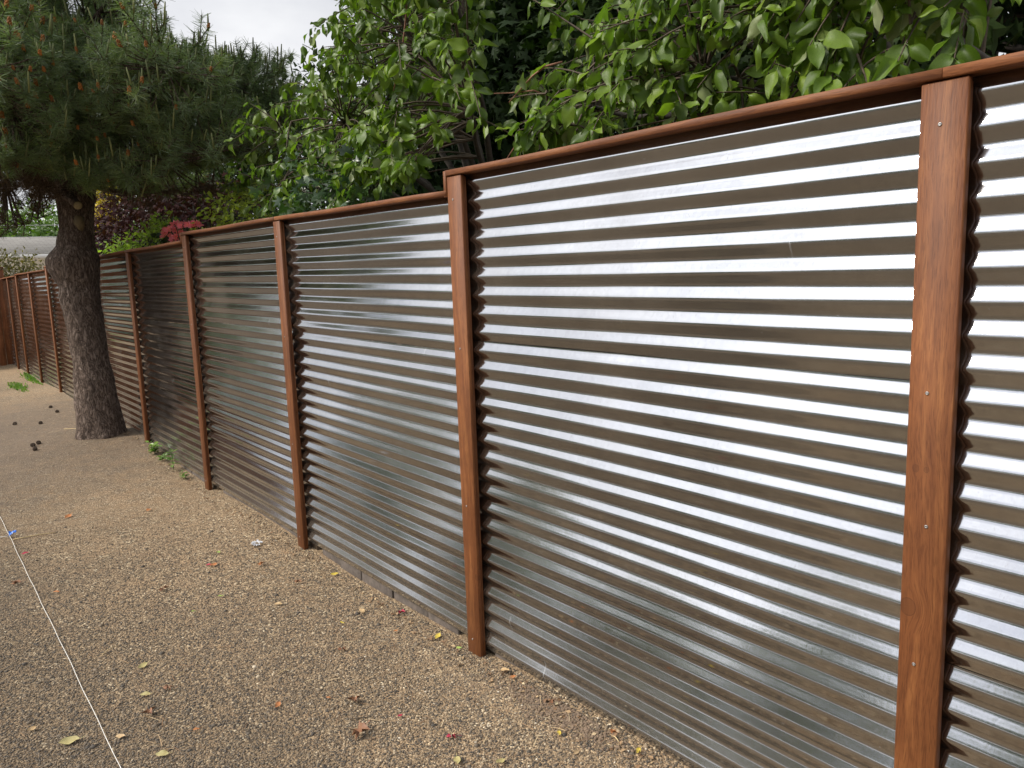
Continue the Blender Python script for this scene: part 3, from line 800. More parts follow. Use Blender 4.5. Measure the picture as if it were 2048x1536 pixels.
def leafy_branches(name, label, trunk_xy, spots, leaf_len, n_leaf, group, limbs, trunk_h, seed):
    """a broad-leaved fruit tree: trunk, limbs, twigs to every spot, leaves along the twigs"""
    r = np.random.default_rng(seed)
    tx, ty = trunk_xy
    root = empty(name, (tx, ty, 0)); tag(root, label, 'tree', group)
    mb = MB()
    trunk = [np.array([tx, ty, -0.1]), np.array([tx + .05, ty, 0.6]), np.array([tx - .04, ty + .05, trunk_h])]
    mb.tube(bez(*trunk, n=9), list(np.linspace(0.13, 0.09, 9)), 10)
    mb.build('trunk', M_bark, root, True)
    fork = trunk[-1]
    lb = MB(); nodes = []
    for tip in limbs:
        tip = np.array(tip); mid = (fork + tip) / 2 + np.array([0, 0, 0.25])
        pts = bez(fork, mid, tip, 12) + r.normal(0, 0.012, (12, 3)); pts[0] = fork
        lb.tube(pts, list(np.linspace(0.034, 0.007, 12)), 7); nodes += list(pts[2:])
    lb.build('limb', M_bark, root, True)
    nodes = np.array(nodes)
    tb = MB()
    P, A, N, S = [], [], [], []
    for sp in spots:
        d = np.linalg.norm(nodes - sp, axis=1); k = int(np.argmin(d)); nb = nodes[k]
        out = sp - np.array([tx, ty, sp[2] - 0.15]); out[2] *= 0.5; out = out / (np.linalg.norm(out) + 1e-6)
        out = out + r.normal(0, 0.45, 3); out[2] += 0.0
        out /= np.linalg.norm(out)
        Lt = r.uniform(0.18, 0.38)
        tip = sp + out * Lt + np.array([0, 0, -0.10 * r.random()])
        if tip[1] < 0.24: out[1] += (0.24 - tip[1]) / Lt; tip[1] = 0.24
        if d[k] > 0.05 and d[k] < 0.7:
            tb.tube(bez(nb, (nb + sp) / 2 + np.array([0, 0, .06]), sp, 5), [0.007, .006, .005, .0045, .004], 4, False)
        tw = bez(sp, sp + out * Lt * 0.55, tip, 5)
        tb.tube(tw, [0.004, .0035, .003, .0025, .0018], 4, False)
        n = int(r.integers(n_leaf[0], n_leaf[1]))
        fr = np.linspace(0.12, 1.0, n)
        for q_, f in enumerate(fr):
            base = tw[0] * (1 - f) ** 2 + 2 * f * (1 - f) * (sp + out * Lt * .55) + f * f * tip
            rot = q_ * 2.4 + r.uniform(-.5, .5)
            s1 = np.cross(out, [0, 0, 1.0]); s1 /= np.linalg.norm(s1) + 1e-6; s2 = np.cross(s1, out)
            side = s1 * math.cos(rot) + s2 * math.sin(rot)
            ax = out * 0.40 + side * 0.75 + np.array([0, 0, -0.75]) + r.normal(0, .28, 3)
            nn = np.array([0, -0.45, 0.60]) + out * 0.35 + r.normal(0, .45, 3)
            P.append(base); A.append(ax); N.append(nn); S.append(leaf_len * r.uniform(0.62, 1.12) * (0.75 if f > 0.92 else 1))
    P, A, N, S = map(np.array, (P, A, N, S))
    tb.build('twig', M_twig, root, True)['kind'] = 'stuff'
    var = rng.integers(0, len(APPLE), len(P))
    px, py, z = proj(P)
    app = np.where((z > 0.2) & (px > 0) & (px < 2048) & (py > 0) & (py < 1300), S / np.maximum(z, .2), 0)
    order = np.argsort(-app)
    single = order[:300]; rest = order[300:]
    X_, A_, N_ = frames(A, N)
    mes = [mesh('leaf', v, f, M_apple_o, True) for v, f in APPLE]
    rl = np.array(root.location)
    for i in single:
        o = bpy.data.objects.new('leaf', mes[var[i]]); COL.objects.link(o); o.parent = root
        b = P[i] - rl; s = S[i]
        o.matrix_local = Matrix(((X_[i][0] * s, A_[i][0] * s, N_[i][0] * s, b[0]), (X_[i][1] * s, A_[i][1] * s, N_[i][1] * s, b[1]),
                                 (X_[i][2] * s, A_[i][2] * s, N_[i][2] * s, b[2]), (0, 0, 0, 1)))
    V, F, T = leaf_cloud(APPLE, P[rest], A[rest], N[rest], S[rest], var[rest])
    o = link('foliage', mesh('foliage', V, F, M_apple_s, True, T), root); o['kind'] = 'stuff'
    return root

def spots_in(poly, n, yr, bias=1.0):
    out = []
    xs = [p[0] for p in poly]; ys = [p[1] for p in poly]
    while len(out) < n:
        px = rng.uniform(min(xs), max(xs), 200); py = rng.uniform(min(ys), max(ys), 200)
        m = in_poly(px, py, poly)
        for a_, b_ in zip(px[m], py[m]):
            Y = yr[0] + (yr[1] - yr[0]) * rng.random() ** bias
            out.append(at(a_, b_, Y))
            if len(out) >= n: break
    return np.array(out)
# left apple tree: hangs over the two middle bays
polyL = [(720, -420), (700, -60), (705, 60), (680, 130), (600, 165), (540, 190), (530, 240), (510, 300), (490, 350), (470, 385), (600, 395), (760, 380), (850, 350), (860, 300), (930, 220), (950, 80), (930, -60), (940, -420)]
sL = spots_in(polyL, 520, (0.35, 1.9), 1.3)
apple1 = leafy_branches('apple_tree', 'green apple tree hanging over the middle bays beside the pine', (-4.6, 1.9), sL, 0.086, (9, 15), 'apple trees behind the fence',
                        [at(640, 200, .9), at(575, 280, .8), at(730, 80, 1.0), at(760, -60, .9), at(850, 100, .8), at(700, 250, .7), at(600, 340, .6), at(920, 0, .8), at(800, -250, 1.5), at(930, 220, .6)], 1.5, 21)
# right apple tree: over the nearest bay
polyR = [(1050, 320), (1060, 240), (1080, 190), (1090, 130), (1160, 90), (1220, 40), (1230, -120), (1700, -170), (2000, -120), (2010, -20), (1900, 30), (1890, 90), (1700, 210), (1560, 225), (1400, 240), (1250, 265), (1120, 290)]
sR = spots_in(polyR, 240, (0.30, 1.2), 1.3)
apple2 = leafy_branches('apple_tree', 'large leaved apple tree over the nearest bay at upper right', (-0.9, 1.7), sR, 0.082, (9, 14), 'apple trees behind the fence',
                        [at(1100, 220, .6), at(1250, 120, .7), at(1400, 60, .7), at(1400, 160, .5), at(1600, 60, .6), at(1650, 160, .45), at(1850, 20, .5), at(1500, -80, .9)], 1.6, 22)

# generic crowns for everything farther off
def crown(root_name, label, cat, base, blobs, n, size, mat, shapes, group=None, trunk_r=0.12, trunk_mat=None, branch=True, flowers=None, part='foliage', up=0.5):
    """blobs: list of (centre, radii); leaves sit in clumps through each blob"""
    base = np.array(base, float)
    root = empty(root_name, base); tag(root, label, cat, group)
    vol = np.array([np.prod(b[1]) for b in blobs]) ** 0.8; vol /= vol.sum()
    P, A, N = [], [], []
    tb = MB()
    for (c, rd), w in zip(blobs, vol):
        c = np.array(c, float); rd = np.array(rd, float)
        k = max(3, int(n * w / 22))
        cl = rand_dir(k) * (rng.random((k, 1)) ** 0.38) * rd + c
        if branch:
            fork = np.array([base[0], base[1], base[2] + 0.45 * max(0.3, c[2] - rd[2] - base[2]) + 0.2])
            tb.tube(bez(fork, (fork + c) / 2 + rng.normal(0, .1, 3), c, 6), list(np.linspace(trunk_r * .55, trunk_r * .2, 6)), 6, False)
            for q_ in cl[:: max(1, k // 14)]:
                tb.tube(bez(c, (c + q_) / 2 + rng.normal(0, .06, 3), q_, 5), list(np.linspace(trunk_r * .2, trunk_r * .05, 5)), 4, False)
        per = int(n * w / k) + 1
        sp = rd.min() * 0.20 + size * 0.8
        p = np.repeat(cl, per, 0) + sp * np.clip(rng.normal(0, 1, (k * per, 3)), -1.5, 1.5) * np.array([1, 1, .7])
        o_ = (p - c) / rd; o_ /= np.linalg.norm(o_, axis=1, keepdims=True) + 1e-6
        P.append(p); A.append(o_ * 0.6 + rand_dir(len(p)) * 0.8 + np.array([0, 0, -0.25])); N.append(np.array([0, 0, up]) + o_ * 0.5 + rand_dir(len(p)) * 0.6)
    P = np.concatenate(P); A = np.concatenate(A); N = np.concatenate(N)
    S = size * rng.uniform(.6, 1.2, len(P))
    V, F, T = leaf_cloud(shapes, P, A, N, S, rng.integers(0, len(shapes), len(P)))
    o = link(part, mesh(part, V, F, mat, False, T), root); o['kind'] = 'stuff'
    if branch:
        zt = max(0.4, 0.5 * max(0.3, blobs[0][0][2] - blobs[0][1][2] - base[2]) + 0.2)
        tb.tube([base + [0, 0, -0.1], base + [0.02, 0, zt * .5], base + [0, 0, zt]], [trunk_r, trunk_r * .85, trunk_r * .6], 8)
        tb.build('trunk', trunk_mat or M_bark, root, True)
    return root
# dark maples filling the space behind the apple trees
DK = 'dark maple trees behind the apple trees'
for k, (px, lab) in enumerate(((900, 'dark maple behind the left apple tree, farthest left of them'), (1100, 'tall dark maple showing in the gap between both apple trees'),
                             (1440, 'dark maple behind the middle of the large leaved apple tree'), (1860, 'dark maple behind the right end of the nearest bay'))):
    c = at(px, 300, 4.0)
    x, y = c[0], c[1]
    dx = 0.35 * abs(x) ** .5
    crown('maple_tree', lab, 'tree', (x, y + .4, 0), [((x, y, 3.1), (1.7 + dx * .4, 1.1, 1.5)), ((x + .3, y + .5, 5.0), (1.9 if k else 1.2, 1.2, 1.7)), ((x - .3, y - .3, 1.6), (1.6, .8, .9))] + ([((x - .6, y, 7.2), (1.6, 1.2, 1.3))] if k else []), 12000, 0.16, M_dark_s, MAPLE, DK, 0.2)
# low ivy along the back of the fence
crown('ivy', 'dark green ivy mounded behind the fence under the left apple tree', 'plant', at(660, 400, 0.5) * [1, 1, 0], [(at(640, 375, .5), (.55, .22, .16)), (at(740, 375, .5), (.45, .22, .14))], 420, 0.085, M_ivy_s, MAPLE, None, 0.03)
crown('shrub', 'lime green shrub peeping over the cap left of the apple leaves', 'shrub', at(465, 470, 0.6) * [1, 1, 0], [(at(470, 432, .55), (.40, .25, .20)), (at(500, 405, .8), (.3, .25, .2))], 650, 0.055, M_lime_s, SMALL, None, 0.03)
crown('shrub', 'pale green leafy shrub growing over the lower bay beside pink blooms', 'shrub', at(300, 520, 0.5) * [1, 1, 0], [(at(300, 488, .5), (.62, .25, .20)), (at(255, 503, .5), (.45, .2, .14)), (at(345, 470, .6), (.3, .2, .25)), (at(320, 430, .7), (.12, .12, .34))], 1300, 0.055, M_shrub_s, SMALL, None, 0.03)
# purple maple, conifer and yellow bush beyond
pm = at(310, 450, 2.2)
crown('purple_maple', 'purple leaved japanese maple beyond the fence right of the pine trunk', 'tree', (pm[0], pm[1], 0), [(at(300, 440, 2.2), (1.4, .8, .75)), (at(230, 470, 2.2), (1.5, .8, .6)), (at(390, 425, 2.2), (.9, .8, .6)), (pm + [0, 0, -.9], (2.0, .8, .8))], 9000, 0.10, M_purple_s, MAPLE, None, 0.09)
crown('yellow_bush', 'bright yellow flowering bush seen past the right side of the pine trunk', 'bush', at(212, 500, 4.0) * [1, 1, 0], [(at(212, 400, 4.0), (.7, .5, .7)), (at(205, 430, 4.0), (.7, .5, .5))], 2200, 0.13, M_yellow_s, SMALL, None, 0.06)
ht = at(500, 340, 4.2)
crown('evergreen_tree', 'dark evergreen tree between the pine and the left apple tree', 'tree', (ht[0], ht[1], 0), [(at(520, 320, 4.2), (1.5, 1.2, 1.2)), (at(430, 370, 4.6), (2.2, 1.2, 1.2)), (at(600, 290, 4.4), (1.3, 1.1, 1.2)), (ht + [0, 0, -1.8], (2.6, 1.2, 1.3)), (at(330, 380, 5.0), (2.0, 1.2, .9))], 13000, 0.17, M_dark_s, SMALL, None, 0.2)
# rhododendron with its trusses
rh = empty('rhododendron', at(365, 520, 0.55) * [1, 1, 0])
tag(rh, 'pink flowering rhododendron just behind the cap at a step', 'shrub')
bl = [(at(372, 470, .6), (.32, .2, .14)), (at(350, 485, .55), (.25, .2, .12))]
P = np.concatenate([rand_dir(110) * rng.random((110, 1)) ** .4 * np.array(b[1]) + b[0] for b in bl])
A = rand_dir(len(P)) + [0, -.2, .2]; N = np.array([0, -.3, .8]) + rand_dir(len(P)) * .5
V, F, T = leaf_cloud(APPLE_LO, P, A, N, rng.uniform(.07, .10, len(P)), rng.integers(0, 3, len(P)))
link('foliage', mesh('foliage', V, F, M_ivy_s, True, T), rh)['kind'] = 'stuff'
mb = MB()
for (px, py) in ((352, 452), (370, 453), (383, 452), (392, 452), (337, 463), (343, 462), (333, 472), (354, 478), (350, 484), (362, 470)):
    c = at(px, py, .30 + rng.uniform(-.02, .05))
    mb.tube([c + [0.02, .05, -.35], c + [0.01, .02, -.15], c], [.006, .005, .004], 5)
    n = 34
    d = rand_dir(n); d[:, 2] = np.abs(d[:, 2]) * .8 - .15
    V, F, T = leaf_cloud(SMALL, c + d * .028, d + rand_dir(n) * .4, d + rand_dir(n) * .5, np.full(n, .042), np.zeros(n, int))
    link('blossom', mesh('blossom', V, F, M_pink_s, False, T), rh)
mb.build('stem', M_twig, rh, True)

# bare twigs leaning in the gap between the apple trees
tw = empty('bare_twig', at(1060, 200, .5)); tag(tw, 'thin reddish bare twig arching in the gap between the apple trees', 'twig')
mb = MB(); mb.tube([at(1018, 205, .45), at(1040, 180, .46), at(1065, 152, .48), at(1090, 133, .5), at(1125, 124, .55)], [.0025, .0035, .004, .0045, .005], 5); mb.build('stem', M_redtwig, tw, True)
mb = MB(); mb.tube([at(985, 187, .5), at(1020, 186, .5), at(1068, 181, .5), at(1090, 190, .55)], [.0025, .003, .0035, .004], 5); mb.build('stem', M_redtwig, tw, True)
mb = MB(); mb.tube([at(1014, 318, .4), at(1035, 285, .42), at(1060, 252, .45)], [.003, .0035, .004], 5); mb.build('stem', M_redtwig, tw, True)
tw = empty('bare_twig', at(800, 60, .5)); tag(tw, 'long pale bare twig hanging down through the left apple tree', 'twig')
mb = MB(); mb.tube([at(815, -30, .42), at(811, 40, .42), at(803, 110, .41), at(787, 182, .40)], [.005, .0045, .004, .0025], 5); mb.build('stem', M_redtwig, tw, True)

# ------------------------------------------------------------------ the pine
pine = empty('pine_tree', (PINE[0], PINE[1], 0))
tag(pine, 'dark green pine with a knobbly trunk standing against the fence', 'tree')
def bark_mat():
    m, nt, out = new_mat('pine_bark'); L = nt.links
    tc = nd(nt, 'ShaderNodeTexCoord'); V = tc.outputs['Object']
    w = nd(nt, 'ShaderNodeTexNoise', Scale=9.0, Detail=3.0); L.new(V, w.inputs['Vector'])
    ma = nt.nodes.new('ShaderNodeVectorMath'); ma.operation = 'MULTIPLY_ADD'
    L.new(w.outputs['Color'], ma.inputs[0]); ma.inputs[1].default_value = (.05, .05, .08); L.new(V, ma.inputs[2])
    mp = nd(nt, 'ShaderNodeMapping', Scale=(34, 34, 9)); L.new(ma.outputs[0], mp.inputs['Vector'])
    v = nd(nt, 'ShaderNodeTexNoise', Scale=1.0, Detail=5.0, Roughness=.62, Distortion=.6); L.new(mp.outputs[0], v.inputs['Vector'])
    ridge = math_(nt, 'MULTIPLY', math_(nt, 'ABSOLUTE', math_(nt, 'SUBTRACT', v.outputs['Fac'], .5)), 5.0)
    big = nd(nt, 'ShaderNodeTexNoise', Scale=3.5, Detail=4.0); L.new(V, big.inputs['Vector'])
    fine = nd(nt, 'ShaderNodeTexNoise', Scale=70.0, Detail=5.0, Roughness=.75); L.new(V, fine.inputs['Vector'])
    col = ramp(nt, [(0.0, (0.045, 0.032, 0.026)), (0.2, (0.17, 0.130, 0.104)), (0.6, (0.26, 0.205, 0.17)), (1.0, (0.34, 0.28, 0.24))], ridge).outputs['Color']
    col = mixc(nt, .8, col, ramp(nt, [(.3, (.6, .6, .6)), (.7, (1.35, 1.3, 1.25))], fine.outputs['Fac']).outputs['Color'], 'MULTIPLY')
    col = mixc(nt, .6, col, ramp(nt, [(.35, (.8, .76, .74)), (.65, (1.15, 1.13, 1.12))], big.outputs['Fac']).outputs['Color'], 'MULTIPLY')
    p = nd(nt, 'ShaderNodeBsdfPrincipled', Roughness=.92); p.inputs['Specular IOR Level'].default_value = .2
    L.new(col, p.inputs['Base Color'])
    h = math_(nt, 'ADD', math_(nt, 'MINIMUM', ridge, .8), math_(nt, 'MULTIPLY', fine.outputs['Fac'], .45))
    b = nd(nt, 'ShaderNodeBump', Strength=.9, Distance=.018); L.new(h, b.inputs['Height']); L.new(b.outputs[0], p.inputs['Normal'])
    L.new(p.outputs[0], out.inputs['Surface'])
    return m
M_pbark = bark_mat()
g0 = float(gz(*PINE))
PD = float(proj([PINE[0], PINE[1], 1.0])[2])            # depth of the trunk along the view
# silhouette: (y in photo, left x, right x)
SIL = [(868, 153, 249), (845, 154, 243), (800, 151, 234), (760, 149, 228), (720, 146, 217), (680, 139, 211), (640, 132, 206), (610, 124, 201),
       (590, 119, 199), (570, 119, 196), (550, 106, 197), (535, 96, 198), (520, 93, 197), (508, 99, 194), (492, 113, 188), (460, 119, 186), (430, 118, 186), (400, 113, 189), (370, 106, 192), (330, 108, 180)]
rows = []
for (py, xl, xr) in SIL:
    a_, b_ = atd(xl, py, PD), atd(xr, py, PD)
    rows.append(((a_ + b_) / 2, np.linalg.norm(b_ - a_) / 2))
zs = np.array([r_[0][2] for r_ in rows]); cs = np.array([r_[0] for r_ in rows]); rs = np.array([r_[1] for r_ in rows])
o_ = np.argsort(zs); zs, cs, rs = zs[o_], cs[o_], rs[o_]
z_lo, z_hi = g0 - 0.10, 7.2
rs = rs * .94
NZ, NA = 210, 56
tv = []
for i in range(NZ):
    z = z_lo + (z_hi - z_lo) * (i / (NZ - 1)) ** 1.15
    zc = min(max(z, zs[0]), zs[-1])
    cx_ = np.interp(zc, zs, cs[:, 0]); cy_ = np.interp(zc, zs, cs[:, 1]); r_ = np.interp(zc, zs, rs)
    if z > zs[-1]: r_ = max(0.03, r_ * (1 - 0.85 * (z - zs[-1]) / (z_hi - zs[-1])))
    if z < g0 + .18: r_ *= 1 + 0.10 * ((g0 + .18 - z) / .28) ** 2
    for k in range(NA):
        th = 2 * math.pi * k / NA
        cxn, sn = math.cos(th), math.sin(th)
        f = 1.0
        flare = max(0.0, 1 - (z - g0) / .35)
        f += 0.06 * flare * math.sin(5 * th + 1)
        n1 = mnoise.noise(Vector((cxn * 1.2, sn * 1.2, z * 2.2)))
        n2 = mnoise.noise(Vector((cxn * 4.5, sn * 4.5, z * 7.0)))
        n3 = abs(mnoise.noise(Vector((cxn * 8, sn * 8, z * 5.0 + 9))))
        rr = r_ * (f + 0.025 * n1 + 0.03 * n2) - 0.016 * max(0, 0.30 - n3) * 2.4
        # keep clear of the fence behind
        p = np.array([cx_ + rr * cxn, min(cy_ + rr * sn, 0.034), z]); tv.append(p)
tv = np.array(tv)
i_, k_ = np.meshgrid(np.arange(NZ - 1), np.arange(NA), indexing='ij')
tf = np.stack([i_ * NA + k_, i_ * NA + (k_ + 1) % NA, (i_ + 1) * NA + (k_ + 1) % NA, (i_ + 1) * NA + k_], -1).reshape(-1, 4)
trunk = link('trunk', mesh('trunk', tv, tf, M_pbark, True), pine)
# the sawn stub and the bare scar
st0, st1 = atd(125, 385, PD - .12), atd(156, 411, PD - .42)
mb = MB(); mb.tube([st0, (st0 + st1) / 2 + [0, 0, .015], st1], [.052, .045, .040], 12, False); stub = mb.build('branch_stub', M_pbark, pine, True)
dd = (st1 - st0) / np.linalg.norm(st1 - st0)
mb = MB(); mb.tube([st1 - dd * .002, st1 + dd * .003], [.0395, .036], 14); mb.build('sawn_end', M_cut, stub)
sc_c = [atd(149, 431, PD - .235), atd(163, 432, PD - .235), atd(164, 447, PD - .228), atd(160, 461, PD - .22), atd(157, 459, PD - .22), atd(146, 444, PD - .228)]
mid = sum(sc_c) / 6 - FW * .006
back = [p + FW * .05 for p in sc_c]
vv = np.array(sc_c + [mid] + back)
link('bark_scar', mesh('bark_scar', vv, [np.array([(k, (k + 1) % 6, 6) for k in range(6)]), np.array([((k + 1) % 6, k, 7 + k, 7 + (k + 1) % 6) for k in range(6)])], M_scar, False), pine)

# branches and needle tufts
pr = np.random.default_rng(5)
bb = MB()
tips = []                                            # (position, direction, vigour)
deadtips = []
top_c = np.array([cs[-1][0], cs[-1][1]])
def grow(p0, d, Lg, rad, level):
    n = 7 if level == 0 else 5
    pts = [p0]; dirs = [d / np.linalg.norm(d)]
    cur = dirs[0].copy()
    for i in range(n):
        cur = cur + pr.normal(0, .09, 3) + np.array([0, 0, 0.030 if level == 0 else 0.12])
        cur /= np.linalg.norm(cur)
        pts.append(pts[-1] + cur * Lg / n); dirs.append(cur.copy())
    bb.tube(pts, list(np.linspace(rad, rad * .30, n + 1)), 6 if level == 0 else 4, False)
    return pts, dirs
NB = 66
for b in range(NB):
    h = 2.62 + (6.9 - 2.62) * (b / (NB - 1)) ** 1.1
    az = b * 2.39996 + pr.uniform(-.25, .25)
    reach = 2.45 * (1 - 0.62 * ((h - 2.6) / 4.3) ** 1.1) * pr.uniform(.80, 1.05)
    if h < 3.0: reach *= .95
    d = np.array([math.cos(az), math.sin(az), -0.04 + 0.22 * (h - 2.6) / 4 + pr.uniform(-.05, .08)])
    p0 = np.array([top_c[0], top_c[1], h])
    # branches do not sweep far through the neighbouring side at fence height
    ex_, ey_, _z = proj(p0 + d * reach)
    if ex_ > 330 and ey_ < 110: continue
    pts, dirs = grow(p0, d, reach, .034 * (1 - .5 * (h - 2.5) / 4.2), 0)
    for i in range(2, len(pts)):
        fr = i / (len(pts) - 1)
        for s in (-1, 1, -1, 1):
            if pr.random() < .12: continue
            sd = np.cross(dirs[i], [0, 0, 1.0]); sd /= np.linalg.norm(sd)
            d2 = dirs[i] * pr.uniform(.45, .9) + sd * s * pr.uniform(.5, 1.0) + np.array([0, 0, pr.uniform(.0, .6)])
            base = pts[i] - (pts[i] - pts[i - 1]) * pr.random()
            p2, dr2 = grow(base, d2, reach * .27 * (1.15 - .40 * fr) * pr.uniform(.7, 1.2), .013, 1)
            for j in range(1, len(p2)):
                if fr < .35 and j < 3: 
                    if pr.random() < .25: deadtips.append((p2[j], dr2[j]))
                    continue
                for s3 in (-1, 1):
                    if pr.random() < .18: continue
                    sd3 = np.cross(dr2[j], [0, 0, 1.0]); sd3 /= np.linalg.norm(sd3) + 1e-6
                    d3 = dr2[j] * .7 + sd3 * s3 * .6 + np.array([0, 0, pr.uniform(.25, .9)])
                    d3 /= np.linalg.norm(d3)
                    L3 = pr.uniform(.09, .20)
                    e = p2[j] + d3 * L3
                    bb.tube([p2[j], e], [.006, .004], 3, False)
                    tips.append((e, d3, 1.0))
            tips.append((p2[-1], dr2[-1], 1.0))
    tips.append((pts[-1], dirs[-1], 1.2))
# short shoots that fill out the boughs
BN = np.concatenate([v_[::6] for v_ in bb.v if len(v_) >= 40])
def fill(poly, n, d0, d1, out, droop):
    xs = [p[0] for p in poly]; ys = [p[1] for p in poly]; k = 0
    while k < n:
        a_ = pr.uniform(min(xs), max(xs)); b_ = pr.uniform(min(ys), max(ys))
        if not in_poly(np.array([a_]), np.array([b_]), poly)[0]: continue
        dd_ = PD + d0 + (d1 - d0) * pr.random()
        q_ = atd(a_, b_, dd_)
        rad_ = math.hypot(q_[0] - top_c[0], q_[1] - top_c[1])
        if rad_ > 3.0: continue
        dist = np.linalg.norm(BN - q_, axis=1); j_ = int(np.argmin(dist))
        if dist[j_] > (.22 if (a_ > 370 and b_ < 120) else .5): continue
        o_ = q_ - np.array([top_c[0], top_c[1], q_[2] - .5]); o_ /= np.linalg.norm(o_) + 1e-6
        bb.tube(bez(BN[j_], (BN[j_] + q_) / 2 + [0, 0, -.05], q_, 4), [.009, .007, .006, .005], 4, False)
        k += 1
        for m_ in range(3):
            d3 = o_ * .8 + pr.normal(0, .45, 3) + np.array([0, 0, droop]); d3 /= np.linalg.norm(d3)
            e = q_ + d3 * pr.uniform(.05, .16)
            bb.tube([q_, e], [.005, .004], 3, False); out.append((e, d3, 1.0))
polyP = [(-80, -170), (320, -170), (350, -20), (370, 40), (395, 80), (450, 70), (500, 60), (545, 55), (570, 130), (585, 200), (560, 260), (520, 300), (440, 335), (360, 350), (330, 335), (300, 350), (200, 375), (120, 340), (40, 300), (-80, 310)]
polyM = [(-80, 70), (260, 70), (420, 110), (560, 130), (580, 200), (540, 280), (440, 330), (300, 345), (200, 370), (100, 330), (-80, 300)]
fill(polyM, 900, -2.5, .4, tips, .45)
fill([(-80, 280), (60, 300), (180, 330), (300, 330), (330, 350), (200, 385), (80, 350), (-80, 330)], 120, -2.4, -.8, tips, .1)
fill(polyP, 450, -1.8, 1.6, tips, .45)
polyD = [(-80, 300), (40, 310), (115, 360), (112, 420), (60, 450), (-80, 475)]
fill(polyD, 230, -1.6, 1.6, deadtips, -.4)
fill([(190, 360), (330, 345), (470, 330), (420, 400), (300, 420), (200, 410)], 36, -1.0, 1.8, deadtips, -.4)
bb.build('branch', M_pbark, pine, True)['kind'] = 'stuff'
TP = np.array([t[0] for t in tips]); TD = np.array([t[1] for t in tips])
TD = TD + np.array([0, 0, .25]); TD /= np.linalg.norm(TD, axis=1, keepdims=True)
def needles(P, D, per, ln, w, up):
    n = len(P) * per
    p = np.repeat(P, per, 0); d = np.repeat(D, per, 0)
    f = rng.random((n, 1))
    p = p - d * f * 0.13                                  # needles clothe the last part of the shoot
    r = rand_dir(n); r = r - (r * d).sum(1, keepdims=True) * d; r /= np.linalg.norm(r, axis=1, keepdims=True)
    nd_ = d * (up + .35 * rng.random((n, 1)) - .55 * f) + r; nd_ /= np.linalg.norm(nd_, axis=1, keepdims=True)
    L_ = ln * rng.uniform(.7, 1.15, (n, 1))
    s = np.cross(nd_, rand_dir(n)); s /= np.linalg.norm(s, axis=1, keepdims=True)
    tip = p + nd_ * L_ + np.array([0, 0, -.006])
    V = np.stack([p - s * w / 2, p + s * w / 2, tip + s * w * .2, tip - s * w * .2], 1).reshape(-1, 3)
    F = np.arange(n * 4).reshape(n, 4)
    T = np.repeat(np.repeat(rng.random(len(P)), per) * .7 + rng.random(n) * .3, 4)
    return V, F, T
print('pine tufts', len(TP), 'dead', len(deadtips))
V, F, T = needles(TP, TD, 46, .088, .0042, .50)
link('needles', mesh('needles', V, F, M_needle, False, T), pine)['kind'] = 'stuff'
if deadtips:
    DP = np.array([t[0] for t in deadtips]); DD = np.array([t[1] for t in deadtips]) * .4 + np.array([0, 0, -.6])
    V, F, T = needles(DP, DD, 26, .075, .0032, .6)
    link('dead_needles', mesh('dead_needles', V, F, M_dead, False, T), pine)['kind'] = 'stuff'
# upright young shoots
mb = MB()
up_t = [i for i in range(len(TP)) if pr.random() < .36]
for i in up_t:
    d = TD[i] * .45 + np.array([pr.normal(0, .12), pr.normal(0, .12), 1.0]); d /= np.linalg.norm(d)
    l = pr.uniform(.05, .15); b = TP[i]
    mb.tube([b - d * .02, b + d * l * .6, b + d * l], [.0075, .0072, .0045], 5)
n_sh = len(up_t)
vv = np.concatenate(mb.v); per_v = [len(a) for a in mb.v]
T = np.concatenate([np.full(k, pr.random()) for k in per_v])
link('young_shoots', mesh('young_shoots', vv, [np.concatenate(mb.q), np.concatenate(mb.t)], M_candle, True, T), pine)['kind'] = 'stuff'
# pollen cones: clusters on the shoots that face the yard
px, py, z = proj(TP)
best = {}
for i in range(len(TP)):                                # the frontmost shoot of each small patch of crown
    if -30 < px[i] < 600 and -20 < py[i] < 420:
        key = (int(px[i] // 34), int(py[i] // 30))
        if key not in best or z[i] < z[best[key]]: best[key] = i
cand = list(best.values()); pr.shuffle(cand)
cand.sort(key=lambda i: px[i] / 500 + pr.random() * 1.1)
mb = MB()
for k in range(16):
    a = k * 2.4; zz = k / 16 * .05; rr = .013 * (1 - .35 * k / 16)
    c = np.array([rr * math.cos(a), rr * math.sin(a), zz])
    mb.add(ico_v * np.array([.0075, .0075, .012]) + c, (), ico_f)
pol_me = mesh('pollen_cone', np.concatenate(mb.v), [np.concatenate(mb.t)], M_pollen, True)
for i in cand[:80]:
    o = bpy.data.objects.new('pollen_cone', pol_me); COL.objects.link(o); o.parent = pine
    d = TD[i] * .6 + np.array([0, 0, .8])
    o.location = Vector(TP[i].tolist()) - pine.location
    o.rotation_euler = Vector(d.tolist()).to_track_quat('Z', 'Y').to_euler()
    s = pr.uniform(.55, .95); o.scale = (s, s, s)

